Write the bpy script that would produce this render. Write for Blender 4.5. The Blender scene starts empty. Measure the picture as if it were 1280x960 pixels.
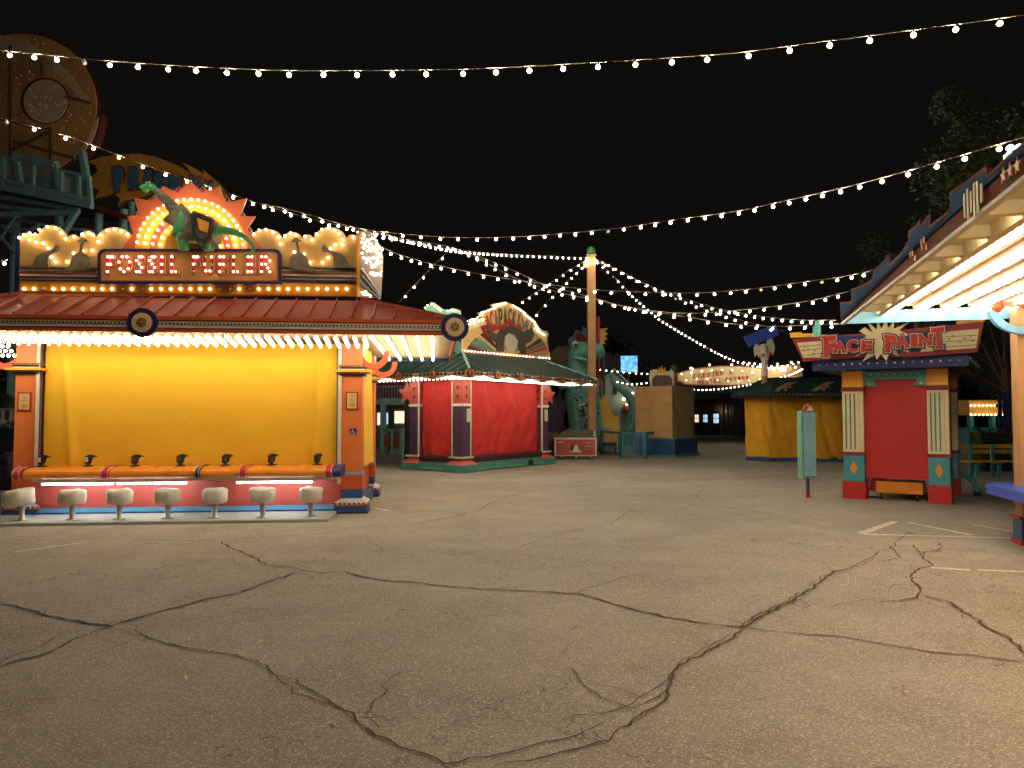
import bpy, bmesh, math, random
from mathutils import Vector, Matrix, noise
random.seed(7)
R = math.radians
SC = bpy.context.scene
COL = SC.collection

# ------------------------------------------------------------------ camera, night sky, exposure
FPX = 925.0; PITCH = R(2.4); CAMZ = 1.65
cam_d = bpy.data.cameras.new('camera'); cam_d.sensor_width = 36.0; cam_d.lens = FPX/1280*36.0
cam_d.clip_end = 2000; cam_d.clip_start = 0.05
cam = bpy.data.objects.new('camera', cam_d); COL.objects.link(cam)
cam.location = (0, 0, CAMZ); cam.rotation_euler = (R(90)+PITCH, 0, 0)
SC.camera = cam
world = bpy.data.worlds.new('World'); SC.world = world; world.use_nodes = True
wb = world.node_tree.nodes['Background']
wb.inputs[0].default_value = (1.0, 0.86, 0.72, 1); wb.inputs[1].default_value = 0.0026   # dark night sky with a little city glow
SC.view_settings.view_transform = 'Standard'; SC.view_settings.look = 'None'
SC.view_settings.exposure = 0.75; SC.view_settings.gamma = 1.0
SC.cycles.use_denoising = True; SC.cycles.filter_width = 1.55
SC.cycles.use_light_tree = True
SC.cycles.max_bounces = 5; SC.cycles.diffuse_bounces = 3; SC.cycles.glossy_bounces = 3
SC.cycles.sample_clamp_indirect = 3.0
SC.cycles.caustics_reflective = False; SC.cycles.caustics_refractive = False
BULB = 42.0          # radiance of a lit bulb
BULBCOL = (1.0, 0.85, 0.61)

# ------------------------------------------------------------------ geometry of the view: pixel (1280x960) to place
def ray(u, v):
    x = (u-640)/FPX; w = (480-v)/FPX
    return Vector((x, math.cos(PITCH)-math.sin(PITCH)*w, math.sin(PITCH)+math.cos(PITCH)*w))
def at(u, v, Y):
    d = ray(u, v); t = Y/d.y
    return Vector((d.x*t, Y, CAMZ+d.z*t))
def ground(u, v, z=0.0):
    d = ray(u, v); t = (z-CAMZ)/d.z
    return Vector((d.x*t, d.y*t, z))
class Fr:
    def __init__(s, x, y, yaw):
        s.o = Vector((x, y, 0)); s.yaw = R(yaw)
        s.ex = Vector((math.cos(s.yaw), math.sin(s.yaw), 0)); s.ey = Vector((-math.sin(s.yaw), math.cos(s.yaw), 0))
    def loc(s, p): q = p-s.o; return Vector((q.dot(s.ex), q.dot(s.ey), p.z))
    def _hit(s, u, v, n, d):
        r = ray(u, v); c = Vector((0, 0, CAMZ))-s.o
        t = (d-c.dot(n))/r.dot(n)
        return s.loc(Vector((0, 0, CAMZ))+r*t)
    def F(s, u, v, ly=0.0): p = s._hit(u, v, s.ey, ly); return (p.x, p.z)
    def S(s, u, v, lx=0.0): p = s._hit(u, v, s.ex, lx); return (p.y, p.z)
    def H(s, u, v, z): p = s.loc(ground(u, v, z)); return (p.x, p.y)

# ------------------------------------------------------------------ materials
def c(r, g, b):
    f = lambda q: ((q/255+0.055)/1.055)**2.4 if q > 10 else q/255/12.92
    return (f(r), f(g), f(b), 1)
M = {}
def mk(name, col, rough=0.55, var=0.14, scale=5.0, bump=0.12, bscale=60, metal=0.0, coat=0.0):
    m = bpy.data.materials.new(name); m.use_nodes = True; nt = m.node_tree; n = nt.nodes; L = nt.links
    b = n['Principled BSDF']
    tc = n.new('ShaderNodeTexCoord')
    nz = n.new('ShaderNodeTexNoise'); nz.inputs['Scale'].default_value = scale; nz.inputs['Detail'].default_value = 6
    L.new(tc.outputs['Object'], nz.inputs['Vector'])
    rp = n.new('ShaderNodeMapRange'); rp.inputs[1].default_value = 0.3; rp.inputs[2].default_value = 0.7
    rp.inputs[3].default_value = 1-var; rp.inputs[4].default_value = 1+var*0.6
    L.new(nz.outputs['Fac'], rp.inputs[0])
    mx = n.new('ShaderNodeVectorMath'); mx.operation = 'SCALE'; mx.inputs[0].default_value = col[:3]
    L.new(rp.outputs[0], mx.inputs['Scale']); L.new(mx.outputs[0], b.inputs['Base Color'])
    rr = n.new('ShaderNodeMapRange'); rr.inputs[3].default_value = max(0.05, rough-0.12); rr.inputs[4].default_value = min(1, rough+0.12)
    L.new(nz.outputs['Fac'], rr.inputs[0]); L.new(rr.outputs[0], b.inputs['Roughness'])
    b.inputs['Metallic'].default_value = metal; b.inputs['Coat Weight'].default_value = coat
    if bump > 0:
        n2 = n.new('ShaderNodeTexNoise'); n2.inputs['Scale'].default_value = bscale; n2.inputs['Detail'].default_value = 3
        L.new(tc.outputs['Object'], n2.inputs['Vector'])
        bp = n.new('ShaderNodeBump'); bp.inputs['Strength'].default_value = bump; bp.inputs['Distance'].default_value = 0.01
        L.new(n2.outputs['Fac'], bp.inputs['Height']); L.new(bp.outputs[0], b.inputs['Normal'])
    M[name] = m
    return m
def emit(name, col, strength, base=(0.8, 0.8, 0.8, 1), core=0):   # core: emission shaded to fade toward the rim, giving a soft glowing edge
    m = bpy.data.materials.new(name); m.use_nodes = True; b = m.node_tree.nodes['Principled BSDF']
    b.inputs['Base Color'].default_value = base; b.inputs['Roughness'].default_value = 0.3
    b.inputs['Emission Color'].default_value = (*col[:3], 1); b.inputs['Emission Strength'].default_value = strength
    if core:
        nt = m.node_tree; n = nt.nodes; lw = n.new('ShaderNodeLayerWeight'); lw.inputs[0].default_value = 0.5
        a = n.new('ShaderNodeMath'); a.operation = 'SUBTRACT'; a.inputs[0].default_value = 1.0; nt.links.new(lw.outputs['Facing'], a.inputs[1])
        q = n.new('ShaderNodeMath'); q.operation = 'POWER'; q.inputs[1].default_value = core; nt.links.new(a.outputs[0], q.inputs[0])
        s = n.new('ShaderNodeMath'); s.operation = 'MULTIPLY'; s.inputs[1].default_value = strength*(core/2+1); nt.links.new(q.outputs[0], s.inputs[0])
        nt.links.new(s.outputs[0], b.inputs['Emission Strength'])
    m.cycles.emission_sampling = 'FRONT'
    M[name] = m
    return m
emit('bulb_on', BULBCOL, 235.0, (.8, .6, .4, 1), core=12)
emit('bulb_far', BULBCOL, 90.0, (.8, .6, .4, 1), core=10)
emit('bulb_dim', BULBCOL, 14.0, (.8, .6, .4, 1), core=4)           # globe bulbs on the strings
emit('bulb_small', (1.0, 0.77, 0.46), 5.5, core=4)         # small bulbs on the signs
emit('bulb_soffit', (1.0, 0.88, 0.68), 21.0, core=2)
emit('bulb_eave', (1.0, 0.87, 0.66), 6.0)
emit('bulb_canopy', (1.0, 0.90, 0.74), 19.0, core=2)
emit('tube_white', (0.92, 0.95, 1.0), 25.0)
emit('window_lit', (1.0, 0.72, 0.42), 0.9)
emit('window_cool', (0.55, 0.78, 1.0), 0.55)
emit('shop_lit', (1.0, 0.74, 0.52), 0.75)
mk('bulb_dead', c(205, 196, 170), 0.25, 0.05)
mk('orange', c(222, 122, 62), 0.42, 0.08, bump=0.05)
mk('orange_deep', c(196, 84, 40), 0.45, 0.1)
mk('orange_red', c(228, 92, 52), 0.42, 0.1)
mk('amber', c(240, 160, 50), 0.45, 0.12)
mk('counter_orange', c(226, 138, 44), 0.3, 0.08, bump=0.03)
mk('yellow_cloth', c(242, 188, 38), 0.75, 0.04, scale=2.0, bump=0.3, bscale=11)
mk('yellow_cloth_dull', c(214, 158, 28), 0.8, 0.14, scale=2.0, bump=0.3, bscale=90)
mk('yellow', c(238, 186, 58), 0.45, 0.1)
mk('yellow_band', c(226, 150, 36), 0.45, 0.12)
mk('gold_cloud', c(214, 168, 96), 0.6, 0.2, scale=2.2)
mk('tan_panel', c(206, 150, 84), 0.55, 0.12)
mk('cream', c(232, 214, 168), 0.55, 0.08)
mk('cream_soffit', c(206, 188, 146), 0.6, 0.1, scale=3)
mk('white_trim', c(214, 208, 192), 0.5, 0.12)
mk('red_cloth', c(196, 44, 42), 0.75, 0.08, scale=2.0, bump=0.5, bscale=7)
mk('red', c(188, 40, 34), 0.5, 0.1)
mk('red_dark', c(140, 34, 32), 0.55, 0.14)
mk('red_wall', c(176, 74, 62), 0.5, 0.1)
mk('roof_red', c(150, 66, 52), 0.5, 0.16, scale=3)
mk('roof_rib', c(166, 74, 58), 0.45, 0.12)
mk('roof_green', c(52, 72, 70), 0.35, 0.16, scale=3)
mk('roof_teal_dark', c(30, 58, 62), 0.5, 0.2)
mk('fence_blue', c(40, 108, 130))
mk('navy', c(26, 42, 104), 0.45, 0.12)
mk('blue', c(42, 78, 128), 0.5, 0.14)
mk('blue_light', c(104, 168, 208), 0.45, 0.1)
mk('blue_bright', c(54, 84, 190), 0.45, 0.1)
mk('sky_blue_fascia', c(98, 152, 180), 0.5, 0.08)
mk('purple', c(78, 54, 84), 0.5, 0.14)
mk('maroon', c(84, 38, 46), 0.5, 0.14)
mk('teal', c(74, 140, 132), 0.5, 0.14)
mk('teal_pale', c(126, 184, 162), 0.5, 0.1)
mk('teal_steel', c(134, 180, 194), 0.5, 0.16)
mk('turquoise', c(70, 150, 166), 0.5, 0.1)
mk('black', c(30, 28, 28), 0.6, 0.2)
mk('dark_grey', c(82, 76, 70), 0.6, 0.25, scale=9)
mk('grey', c(120, 116, 108), 0.6, 0.2, scale=8)
mk('vinyl_cover', c(216, 212, 200), 0.45, 0.12, scale=9, bump=0.9, bscale=22)
mk('steel', c(206, 204, 198), 0.35, 0.1, metal=0.2)
mk('dino_green', c(72, 166, 112), 0.45, 0.2, scale=9)
mk('dino_teal', c(92, 152, 142), 0.5, 0.22, scale=4)
mk('dino_grey', c(126, 124, 112), 0.6, 0.3, scale=8)
mk('wood_post', c(176, 132, 84), 0.55, 0.16, scale=3)
mk('plank_yellow', c(206, 150, 52), 0.6, 0.2, scale=7)
mk('burst', c(226, 206, 160), 0.55, 0.1)
mk('starburst_orange', c(218, 104, 58), 0.5, 0.12)
mk('grey_cutout', c(134, 124, 104), 0.7, 0.35, scale=12)
mk('wrap_tan', c(190, 150, 100), 0.4, 0.18, scale=2.5, bump=0.5, bscale=5)
mk('wrap_film', c(172, 152, 112), 0.2, 0.2, scale=3, bump=0.9, bscale=4)
mk('concrete', c(168, 176, 166), 0.75, 0.14, scale=6)
mk('leaf', c(64, 76, 42), 0.6, 0.4, scale=1.5)
mk('leaf_dark', c(34, 46, 26), 0.7, 0.4, scale=1.5)
mk('bark', c(88, 68, 50), 0.85, 0.3, scale=12, bump=0.5)
mk('cable', c(104, 90, 74), 0.5, 0.1)
mk('socket', c(150, 136, 118), 0.5, 0.1)
mk('paint_line', c(214, 206, 186), 0.8, 0.35, scale=18)
mk('parapet_blue', c(34, 74, 112), 0.9, 0.2)
mk('letter_blue', c(80, 132, 176), 0.6, 0.5, scale=14)
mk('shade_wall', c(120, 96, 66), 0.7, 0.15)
mk('crack', c(70, 58, 46), 0.95, 0.3, scale=30)
mk('disc_tan', c(226, 172, 112), 0.6, 0.3, scale=0.8)
mk('disc_edge', c(104, 36, 28))
mk('disc_brace', c(120, 92, 60))
mk('disc_pale', c(236, 214, 172), 0.6, 0.2, scale=1)
mk('sign_gold', c(224, 164, 70), 0.6, 0.2)
mk('house_teal', c(150, 176, 168), 0.7, 0.12)
mk('purple_soft', c(62, 52, 88), 0.6, 0.2)
mk('hill_tan', c(120, 90, 66), 0.7, 0.2)
mk('building_brown', c(96, 82, 66), 0.7, 0.2)
mk('building_dark', c(52, 46, 42), 0.7, 0.2)
mk('board_cream', c(222, 206, 160), 0.6, 0.12, scale=1.0)
mk('notice_paper', c(218, 178, 112), 0.5, 0.06)
mk('rust', c(118, 58, 38), 0.75, 0.2)
mk('peach', c(226, 186, 142), 0.5, 0.1)
mk('dead_leaf', c(206, 190, 130), 0.7, 0.2)

for q in ('parapet_blue', 'rust'): M[q].node_tree.nodes['Principled BSDF'].inputs['Specular IOR Level'].default_value = 0.15

def asphalt():
    m = bpy.data.materials.new('asphalt'); m.use_nodes = True; nt = m.node_tree; n = nt.nodes; L = nt.links
    b = n['Principled BSDF']; tc = n.new('ShaderNodeTexCoord')
    def noi(sc, det=4, rough=0.6):
        z = n.new('ShaderNodeTexNoise'); z.inputs['Scale'].default_value = sc; z.inputs['Detail'].default_value = det
        z.inputs['Roughness'].default_value = rough; L.new(tc.outputs['Object'], z.inputs['Vector']); return z
    big = noi(0.25, 5); mid = noi(1.3, 8, .65); fine = noi(60, 3, 0.75)
    vo = n.new('ShaderNodeTexVoronoi'); vo.inputs['Scale'].default_value = 130; L.new(tc.outputs['Object'], vo.inputs['Vector'])
    st = n.new('ShaderNodeMapRange'); st.inputs[1].default_value = 0.82; st.inputs[2].default_value = 0.99
    sep = n.new('ShaderNodeSeparateColor'); L.new(vo.outputs['Color'], sep.inputs[0]); L.new(sep.outputs[0], st.inputs[0])
    def rng(src, a, bb, lo, hi):
        r = n.new('ShaderNodeMapRange'); r.inputs[1].default_value = a; r.inputs[2].default_value = bb
        r.inputs[3].default_value = lo; r.inputs[4].default_value = hi; L.new(src, r.inputs[0]); return r.outputs[0]
    def mul(a, bb):
        q = n.new('ShaderNodeMath'); q.operation = 'MULTIPLY'; L.new(a, q.inputs[0]); L.new(bb, q.inputs[1]); return q.outputs[0]
    f = mul(mul(rng(big.outputs['Fac'], .35, .65, .74, 1.12), rng(mid.outputs['Fac'], .3, .7, .80, 1.12)), rng(fine.outputs['Fac'], .3, .7, .48, 1.45))
    wob = noi(1.1, 4); off = n.new('ShaderNodeVectorMath'); off.operation = 'SCALE'; off.inputs['Scale'].default_value = 1.6; L.new(wob.outputs['Color'], off.inputs[0])
    ad = n.new('ShaderNodeVectorMath'); ad.operation = 'ADD'; L.new(tc.outputs['Object'], ad.inputs[0]); L.new(off.outputs[0], ad.inputs[1])
    ve = n.new('ShaderNodeTexVoronoi'); ve.feature = 'DISTANCE_TO_EDGE'; ve.inputs['Scale'].default_value = 0.62; L.new(ad.outputs[0], ve.inputs['Vector'])
    ve2 = n.new('ShaderNodeTexVoronoi'); ve2.feature = 'DISTANCE_TO_EDGE'; ve2.inputs['Scale'].default_value = 2.3; L.new(ad.outputs[0], ve2.inputs['Vector'])
    msk = noi(0.33, 3); brk = noi(5.0, 2)
    def lines(v, w, lo, hi, src):                    # 1 away from a line, darker on it, only where the mask allows
        e = rng(v.outputs['Distance'], 0.0, w, 0.0, 1.0); k = rng(src.outputs['Fac'], lo, hi, 0.0, 0.7)
        k2 = mul(k, rng(brk.outputs['Fac'], .42, .52, 0.0, 1.0)); iv = n.new('ShaderNodeMath'); iv.operation = 'SUBTRACT'; iv.inputs[0].default_value = 1.0; L.new(e, iv.inputs[1])
        q = mul(iv.outputs[0], k2); r_ = n.new('ShaderNodeMath'); r_.operation = 'SUBTRACT'; r_.inputs[0].default_value = 1.0; L.new(q, r_.inputs[1]); return r_.outputs[0]
    f = mul(mul(f, lines(ve, .010, .40, .52, msk)), lines(ve2, .022, .56, .66, msk))
    blo = noi(0.75, 3, .7); f = mul(f, rng(blo.outputs['Fac'], .60, .70, 1.0, .80))
    sc_ = n.new('ShaderNodeVectorMath'); sc_.operation = 'SCALE'; sc_.inputs[0].default_value = (0.302, 0.270, 0.230)
    L.new(f, sc_.inputs['Scale'])
    mx = n.new('ShaderNodeMix'); mx.data_type = 'RGBA'; L.new(sc_.outputs[0], mx.inputs[6]); mx.inputs[7].default_value = (0.66, 0.60, 0.50, 1)
    L.new(st.outputs[0], mx.inputs[0]); L.new(mx.outputs[2], b.inputs['Base Color'])
    L.new(rng(fine.outputs['Fac'], .3, .7, .55, .9), b.inputs['Roughness'])
    bp = n.new('ShaderNodeBump'); bp.inputs['Strength'].default_value = 0.8; bp.inputs['Distance'].default_value = 0.009
    L.new(fine.outputs['Fac'], bp.inputs['Height']); L.new(bp.outputs[0], b.inputs['Normal'])
    M['asphalt'] = m
asphalt()

# ------------------------------------------------------------------ mesh building
def op(fn):                                         # every primitive remembers its own faces, so a set of pieces can be built one by one
    def w(s, *a, **k):
        if s.depth == 0: s.ops.append(len(s.f))
        s.depth += 1; r = fn(s, *a, **k); s.depth -= 1; return r
    return w
class MB:
    def __init__(s): s.v = []; s.f = []; s.m = []; s.mats = []; s.smooth = []; s.ops = []; s.depth = 0
    def build_each(s, name, parent=None):
        out = []; cuts = s.ops+[len(s.f)]
        for a, b in zip(cuts[:-1], cuts[1:]):
            if a == b: continue
            idx = sorted({i for f in s.f[a:b] for i in f}); mp = {i: k for k, i in enumerate(idx)}
            m = MB(); m.v = [s.v[i] for i in idx]; m.f = [[mp[i] for i in f] for f in s.f[a:b]]; m.mats = sorted({s.mats[q] for q in s.m[a:b]})
            m.m = [m.mats.index(s.mats[q]) for q in s.m[a:b]]; m.smooth = s.smooth[a:b]; out.append(m.build(name, parent))
        return out
    def mi(s, name):
        if name not in s.mats: s.mats.append(name)
        return s.mats.index(name)
    @op
    def add(s, vs, fs, mat, sm=False):
        o = len(s.v); s.v += [tuple(p) for p in vs]; k = s.mi(mat)
        for f in fs: s.f.append([i+o for i in f]); s.m.append(k); s.smooth.append(sm)
        return s
    @op
    def box(s, x0, x1, y0, y1, z0, z1, mat):
        if x0 > x1: x0, x1 = x1, x0
        if y0 > y1: y0, y1 = y1, y0
        if z0 > z1: z0, z1 = z1, z0
        vs = [(x, y, z) for x in (x0, x1) for y in (y0, y1) for z in (z0, z1)]
        return s.add(vs, [(0,1,3,2),(4,6,7,5),(0,4,5,1),(2,3,7,6),(0,2,6,4),(1,5,7,3)], mat)
    @op
    def prism(s, poly, y0, y1, mat, side=None):       # outline in x,z pushed along y; front is y0
        n = len(poly); a = sum(poly[i][0]*poly[(i+1)%n][1]-poly[(i+1)%n][0]*poly[i][1] for i in range(n))
        if a < 0: poly = poly[::-1]
        if y0 > y1: y0, y1 = y1, y0
        s.add([(x, y0, z) for x, z in poly], [tuple(range(n))], mat)
        s.add([(x, y1, z) for x, z in poly], [tuple(range(n-1, -1, -1))], side or mat)
        s.add([(x, y0, z) for x, z in poly]+[(x, y1, z) for x, z in poly], [(i, i+n, (i+1)%n+n, (i+1)%n) for i in range(n)], side or mat)
        return s
    @op
    def prismx(s, poly, x0, x1, mat, side=None):      # outline in y,z pushed along x; front is x0
        n = len(poly); a = sum(poly[i][0]*poly[(i+1)%n][1]-poly[(i+1)%n][0]*poly[i][1] for i in range(n))
        if a < 0: poly = poly[::-1]
        if x0 > x1: x0, x1 = x1, x0
        s.add([(x1, y, z) for y, z in poly], [tuple(range(n))], mat)
        s.add([(x0, y, z) for y, z in poly], [tuple(range(n-1, -1, -1))], mat)
        s.add([(x0, y, z) for y, z in poly]+[(x1, y, z) for y, z in poly], [(i, (i+1)%n, (i+1)%n+n, i+n) for i in range(n)], side or mat)
        return s
    @op
    def prismz(s, poly, z0, z1, mat, side=None):      # outline in x,y pushed along z
        n = len(poly); a = sum(poly[i][0]*poly[(i+1)%n][1]-poly[(i+1)%n][0]*poly[i][1] for i in range(n))
        if a < 0: poly = poly[::-1]
        s.add([(x, y, z1) for x, y in poly], [tuple(range(n))], mat)
        s.add([(x, y, z0) for x, y in poly], [tuple(range(n-1, -1, -1))], side or mat)
        s.add([(x, y, z0) for x, y in poly]+[(x, y, z1) for x, y in poly], [(i, (i+1)%n, (i+1)%n+n, i+n) for i in range(n)], side or mat)
        return s
    @op
    def disc(s, cx, cz, r, y0, y1, mat, n=28, rz=None):
        return s.prism([(cx+r*math.cos(2*math.pi*i/n), cz+(rz or r)*math.sin(2*math.pi*i/n)) for i in range(n)], y0, y1, mat)
    @op
    def tube(s, pts, r, mat, n=8, cap=True):
        pts = [Vector(p) for p in pts]; rs = r if isinstance(r, (list, tuple)) else [r]*len(pts)
        vs = []; fs = []
        for i, p in enumerate(pts):
            t = (pts[min(i+1, len(pts)-1)]-pts[max(i-1, 0)]).normalized()
            a = t.cross(Vector((0, 0, 1)));
            if a.length < 0.05: a = t.cross(Vector((0, 1, 0)))
            a.normalize(); b = t.cross(a)
            for k in range(n):
                q = 2*math.pi*k/n; vs.append(p+a*rs[i]*math.cos(q)+b*rs[i]*math.sin(q))
        for i in range(len(pts)-1):
            for k in range(n):
                fs.append((i*n+k, (i+1)*n+k, (i+1)*n+(k+1)%n, i*n+(k+1)%n))
        s.add(vs, fs, mat, True)
        if cap:
            s.add(vs[:n], [tuple(range(n))], mat); s.add(vs[-n:], [tuple(range(n-1, -1, -1))], mat)
        return s
    @op
    def lathe(s, prof, cx, cy, mat, n=20):            # prof: (r,z)
        vs = [(cx+r*math.cos(2*math.pi*k/n), cy+r*math.sin(2*math.pi*k/n), z) for r, z in prof for k in range(n)]
        fs = [(i*n+k, i*n+(k+1)%n, (i+1)*n+(k+1)%n, (i+1)*n+k) for i in range(len(prof)-1) for k in range(n)]
        return s.add(vs, fs, mat, True)
    @op
    def ball(s, p, r, mat, sub=1, sq=1.0):
        V, Fc = ICO[sub]
        return s.add([(p[0]+a*r, p[1]+b*r, p[2]+d*r*sq) for a, b, d in V], Fc, mat, True)
    @op
    def bar(s, p, q, w, mat, h=None):                 # square bar between two points
        p = Vector(p); q = Vector(q); t = (q-p).normalized(); a = t.cross(Vector((0, 0, 1)))
        if a.length < 0.05: a = Vector((1, 0, 0))
        a.normalize(); b = t.cross(a); h = h or w; vs = []
        for o in (p, q):
            for i, j in ((-1, -1), (1, -1), (1, 1), (-1, 1)): vs.append(o+a*i*w/2+b*j*h/2)
        return s.add(vs, [(0, 3, 2, 1), (4, 5, 6, 7), (0, 1, 5, 4), (1, 2, 6, 5), (2, 3, 7, 6), (3, 0, 4, 7)], mat)
    def mesh(s, name):
        me = bpy.data.meshes.new(name); me.from_pydata(s.v, [], s.f)
        for q in s.mats: me.materials.append(M[q])
        me.polygons.foreach_set('material_index', s.m); me.polygons.foreach_set('use_smooth', s.smooth)
        me.update(); return me
    def build(s, name, parent=None, label=None, bevel=0, **kw):
        me = s.mesh(name); o = bpy.data.objects.new(name, me); COL.objects.link(o)
        if parent: o.parent = parent
        if label: o['label'] = label
        for k, v in kw.items(): o[k] = v
        if bevel:
            b = o.modifiers.new('bevel', 'BEVEL'); b.width = bevel; b.segments = 2; b.limit_method = 'ANGLE'
        return o
def ico(sub):
    bm = bmesh.new(); bmesh.ops.create_icosphere(bm, subdivisions=sub, radius=1.0)
    V = [tuple(v.co) for v in bm.verts]; Fc = [tuple(v.index for v in f.verts) for f in bm.faces]; bm.free(); return V, Fc
ICO = {1: ico(1), 2: ico(2), 3: ico(3)}
def inst(mesh, name, parent, loc, rot=(0, 0, 0), scale=1):
    o = bpy.data.objects.new(name, mesh); COL.objects.link(o)
    if parent: o.parent = parent
    o.location = loc; o.rotation_euler = rot
    o.scale = (scale,)*3 if isinstance(scale, (int, float)) else scale
    return o
BM = {}
for nm, mt, sub in (('on', 'bulb_on', 2), ('small', 'bulb_small', 1), ('soffit', 'bulb_soffit', 1), ('far', 'bulb_far', 1), ('dim', 'bulb_dim', 1), ('canopy', 'bulb_canopy', 1), ('dead', 'bulb_dead', 2)):
    BM[nm] = MB().ball((0, 0, 0), 1, mt, sub).mesh('bulb')
def bulb(parent, loc, r=0.028, kind='small'):
    return inst(BM[kind], 'bulb', parent, loc, scale=r)
def thing(name, label, cat, loc=(0, 0, 0), yaw=0, group=None):
    o = bpy.data.objects.new(name, None); COL.objects.link(o); o.empty_display_size = 0.3
    o.location = loc; o.rotation_euler = (0, 0, yaw); o['label'] = label; o['category'] = cat
    if group: o['group'] = group
    return o
def frame_thing(name, label, cat, fr, group=None): return thing(name, label, cat, fr.o, fr.yaw, group)
def copy_thing(o, loc=None, rotz=None, label=None):
    r = o.copy(); COL.objects.link(r)
    if loc is not None: r.location = loc
    if rotz is not None: r.rotation_euler = (0, 0, rotz)
    if label: r['label'] = label
    for ch in list(o.children):
        k = ch.copy(); COL.objects.link(k); k.parent = r
        for g in list(ch.children):
            d = g.copy(); COL.objects.link(d); d.parent = k
    return r

# text: one glyph fitted into a box
_gl = {}
def glyph(ch, bold):
    if (ch, bold) in _gl: return _gl[(ch, bold)]
    cu = bpy.data.curves.new('g', 'FONT'); cu.body = ch; cu.size = 1; cu.offset = bold; cu.extrude = 0.0; cu.resolution_u = 4; cu.fill_mode = 'BOTH'; cu.extrude = 0.02
    ob = bpy.data.objects.new('g', cu); COL.objects.link(ob)
    bpy.context.view_layer.update()
    dg = bpy.context.evaluated_depsgraph_get(); me = bpy.data.meshes.new_from_object(ob.evaluated_get(dg))
    V = [tuple(v.co) for v in me.vertices]; Fc = [tuple(p.vertices) for p in me.polygons]
    bpy.data.objects.remove(ob); bpy.data.meshes.remove(me); bpy.data.curves.remove(cu)
    xs = [v[0] for v in V]; ys = [v[1] for v in V]
    x0, x1, y0, y1 = min(xs), max(xs), min(ys), max(ys)
    V = [((x-x0)/(x1-x0)-.5 if x1 > x0 else 0, (y-y0)/(y1-y0)-.5, z/0.04) for x, y, z in V]
    _gl[(ch, bold)] = (V, Fc); return V, Fc
def put_glyph(mb, ch, cx, cz, w, h, y, th, mat, bold=0.03, rot=0.0, axis='y', shear=0.0):
    V, Fc = glyph(ch, bold); out = []
    cr, sr = math.cos(rot), math.sin(rot)
    for a, b, d in V:
        X = a*w+b*h*shear; Z = b*h; X, Z = X*cr-Z*sr, X*sr+Z*cr
        out.append((cx+X, y-d*th, cz+Z) if axis == 'y' else (y-d*th, cx-X if axis == 'x-' else cx+X, cz+Z))
    mb.add(out, Fc, mat)
def skin_obj(name, parent, pts, edges, mat, sub=2, root=0, mats=None):
    bm = bmesh.new(); sl = bm.verts.layers.skin.verify()
    vs = [bm.verts.new(p[:3]) for p in pts]
    for i, v in enumerate(vs): v[sl].radius = (pts[i][3], pts[i][3] if len(pts[i]) < 5 else pts[i][4]); v[sl].use_root = (i == root)
    for a, b in edges: bm.edges.new((vs[a], vs[b]))
    me = bpy.data.meshes.new(name); bm.to_mesh(me); bm.free()
    o = bpy.data.objects.new(name, me); COL.objects.link(o); o.parent = parent
    me.materials.append(M[mat])
    sk = o.modifiers.new('skin', 'SKIN'); sk.use_smooth_shade = True
    s2 = o.modifiers.new('sub', 'SUBSURF'); s2.levels = sub; s2.render_levels = sub
    return o
def cloth(name, parent, fn, nx, nz, mat, label=None):
    vs = [fn(i/nx, j/nz) for j in range(nz+1) for i in range(nx+1)]
    fs = [(j*(nx+1)+i, j*(nx+1)+i+1, (j+1)*(nx+1)+i+1, (j+1)*(nx+1)+i) for j in range(nz) for i in range(nx)]
    return MB().add(vs, fs, mat, True).build(name, parent, label)
def fold(x, z, s=1.0, seed=0.0):
    return s*(0.6*noise.noise(Vector((x*1.3+seed, z*0.45, seed)))+0.28*noise.noise(Vector((x*3.7+z*1.1, z*1.2+seed, 2+seed)))+0.16*noise.noise(Vector((x*6.0-z*5.0, z*4.0, 5+seed)))+0.08*noise.noise(Vector((x*14+z*9, z*11, 9+seed))))

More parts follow.
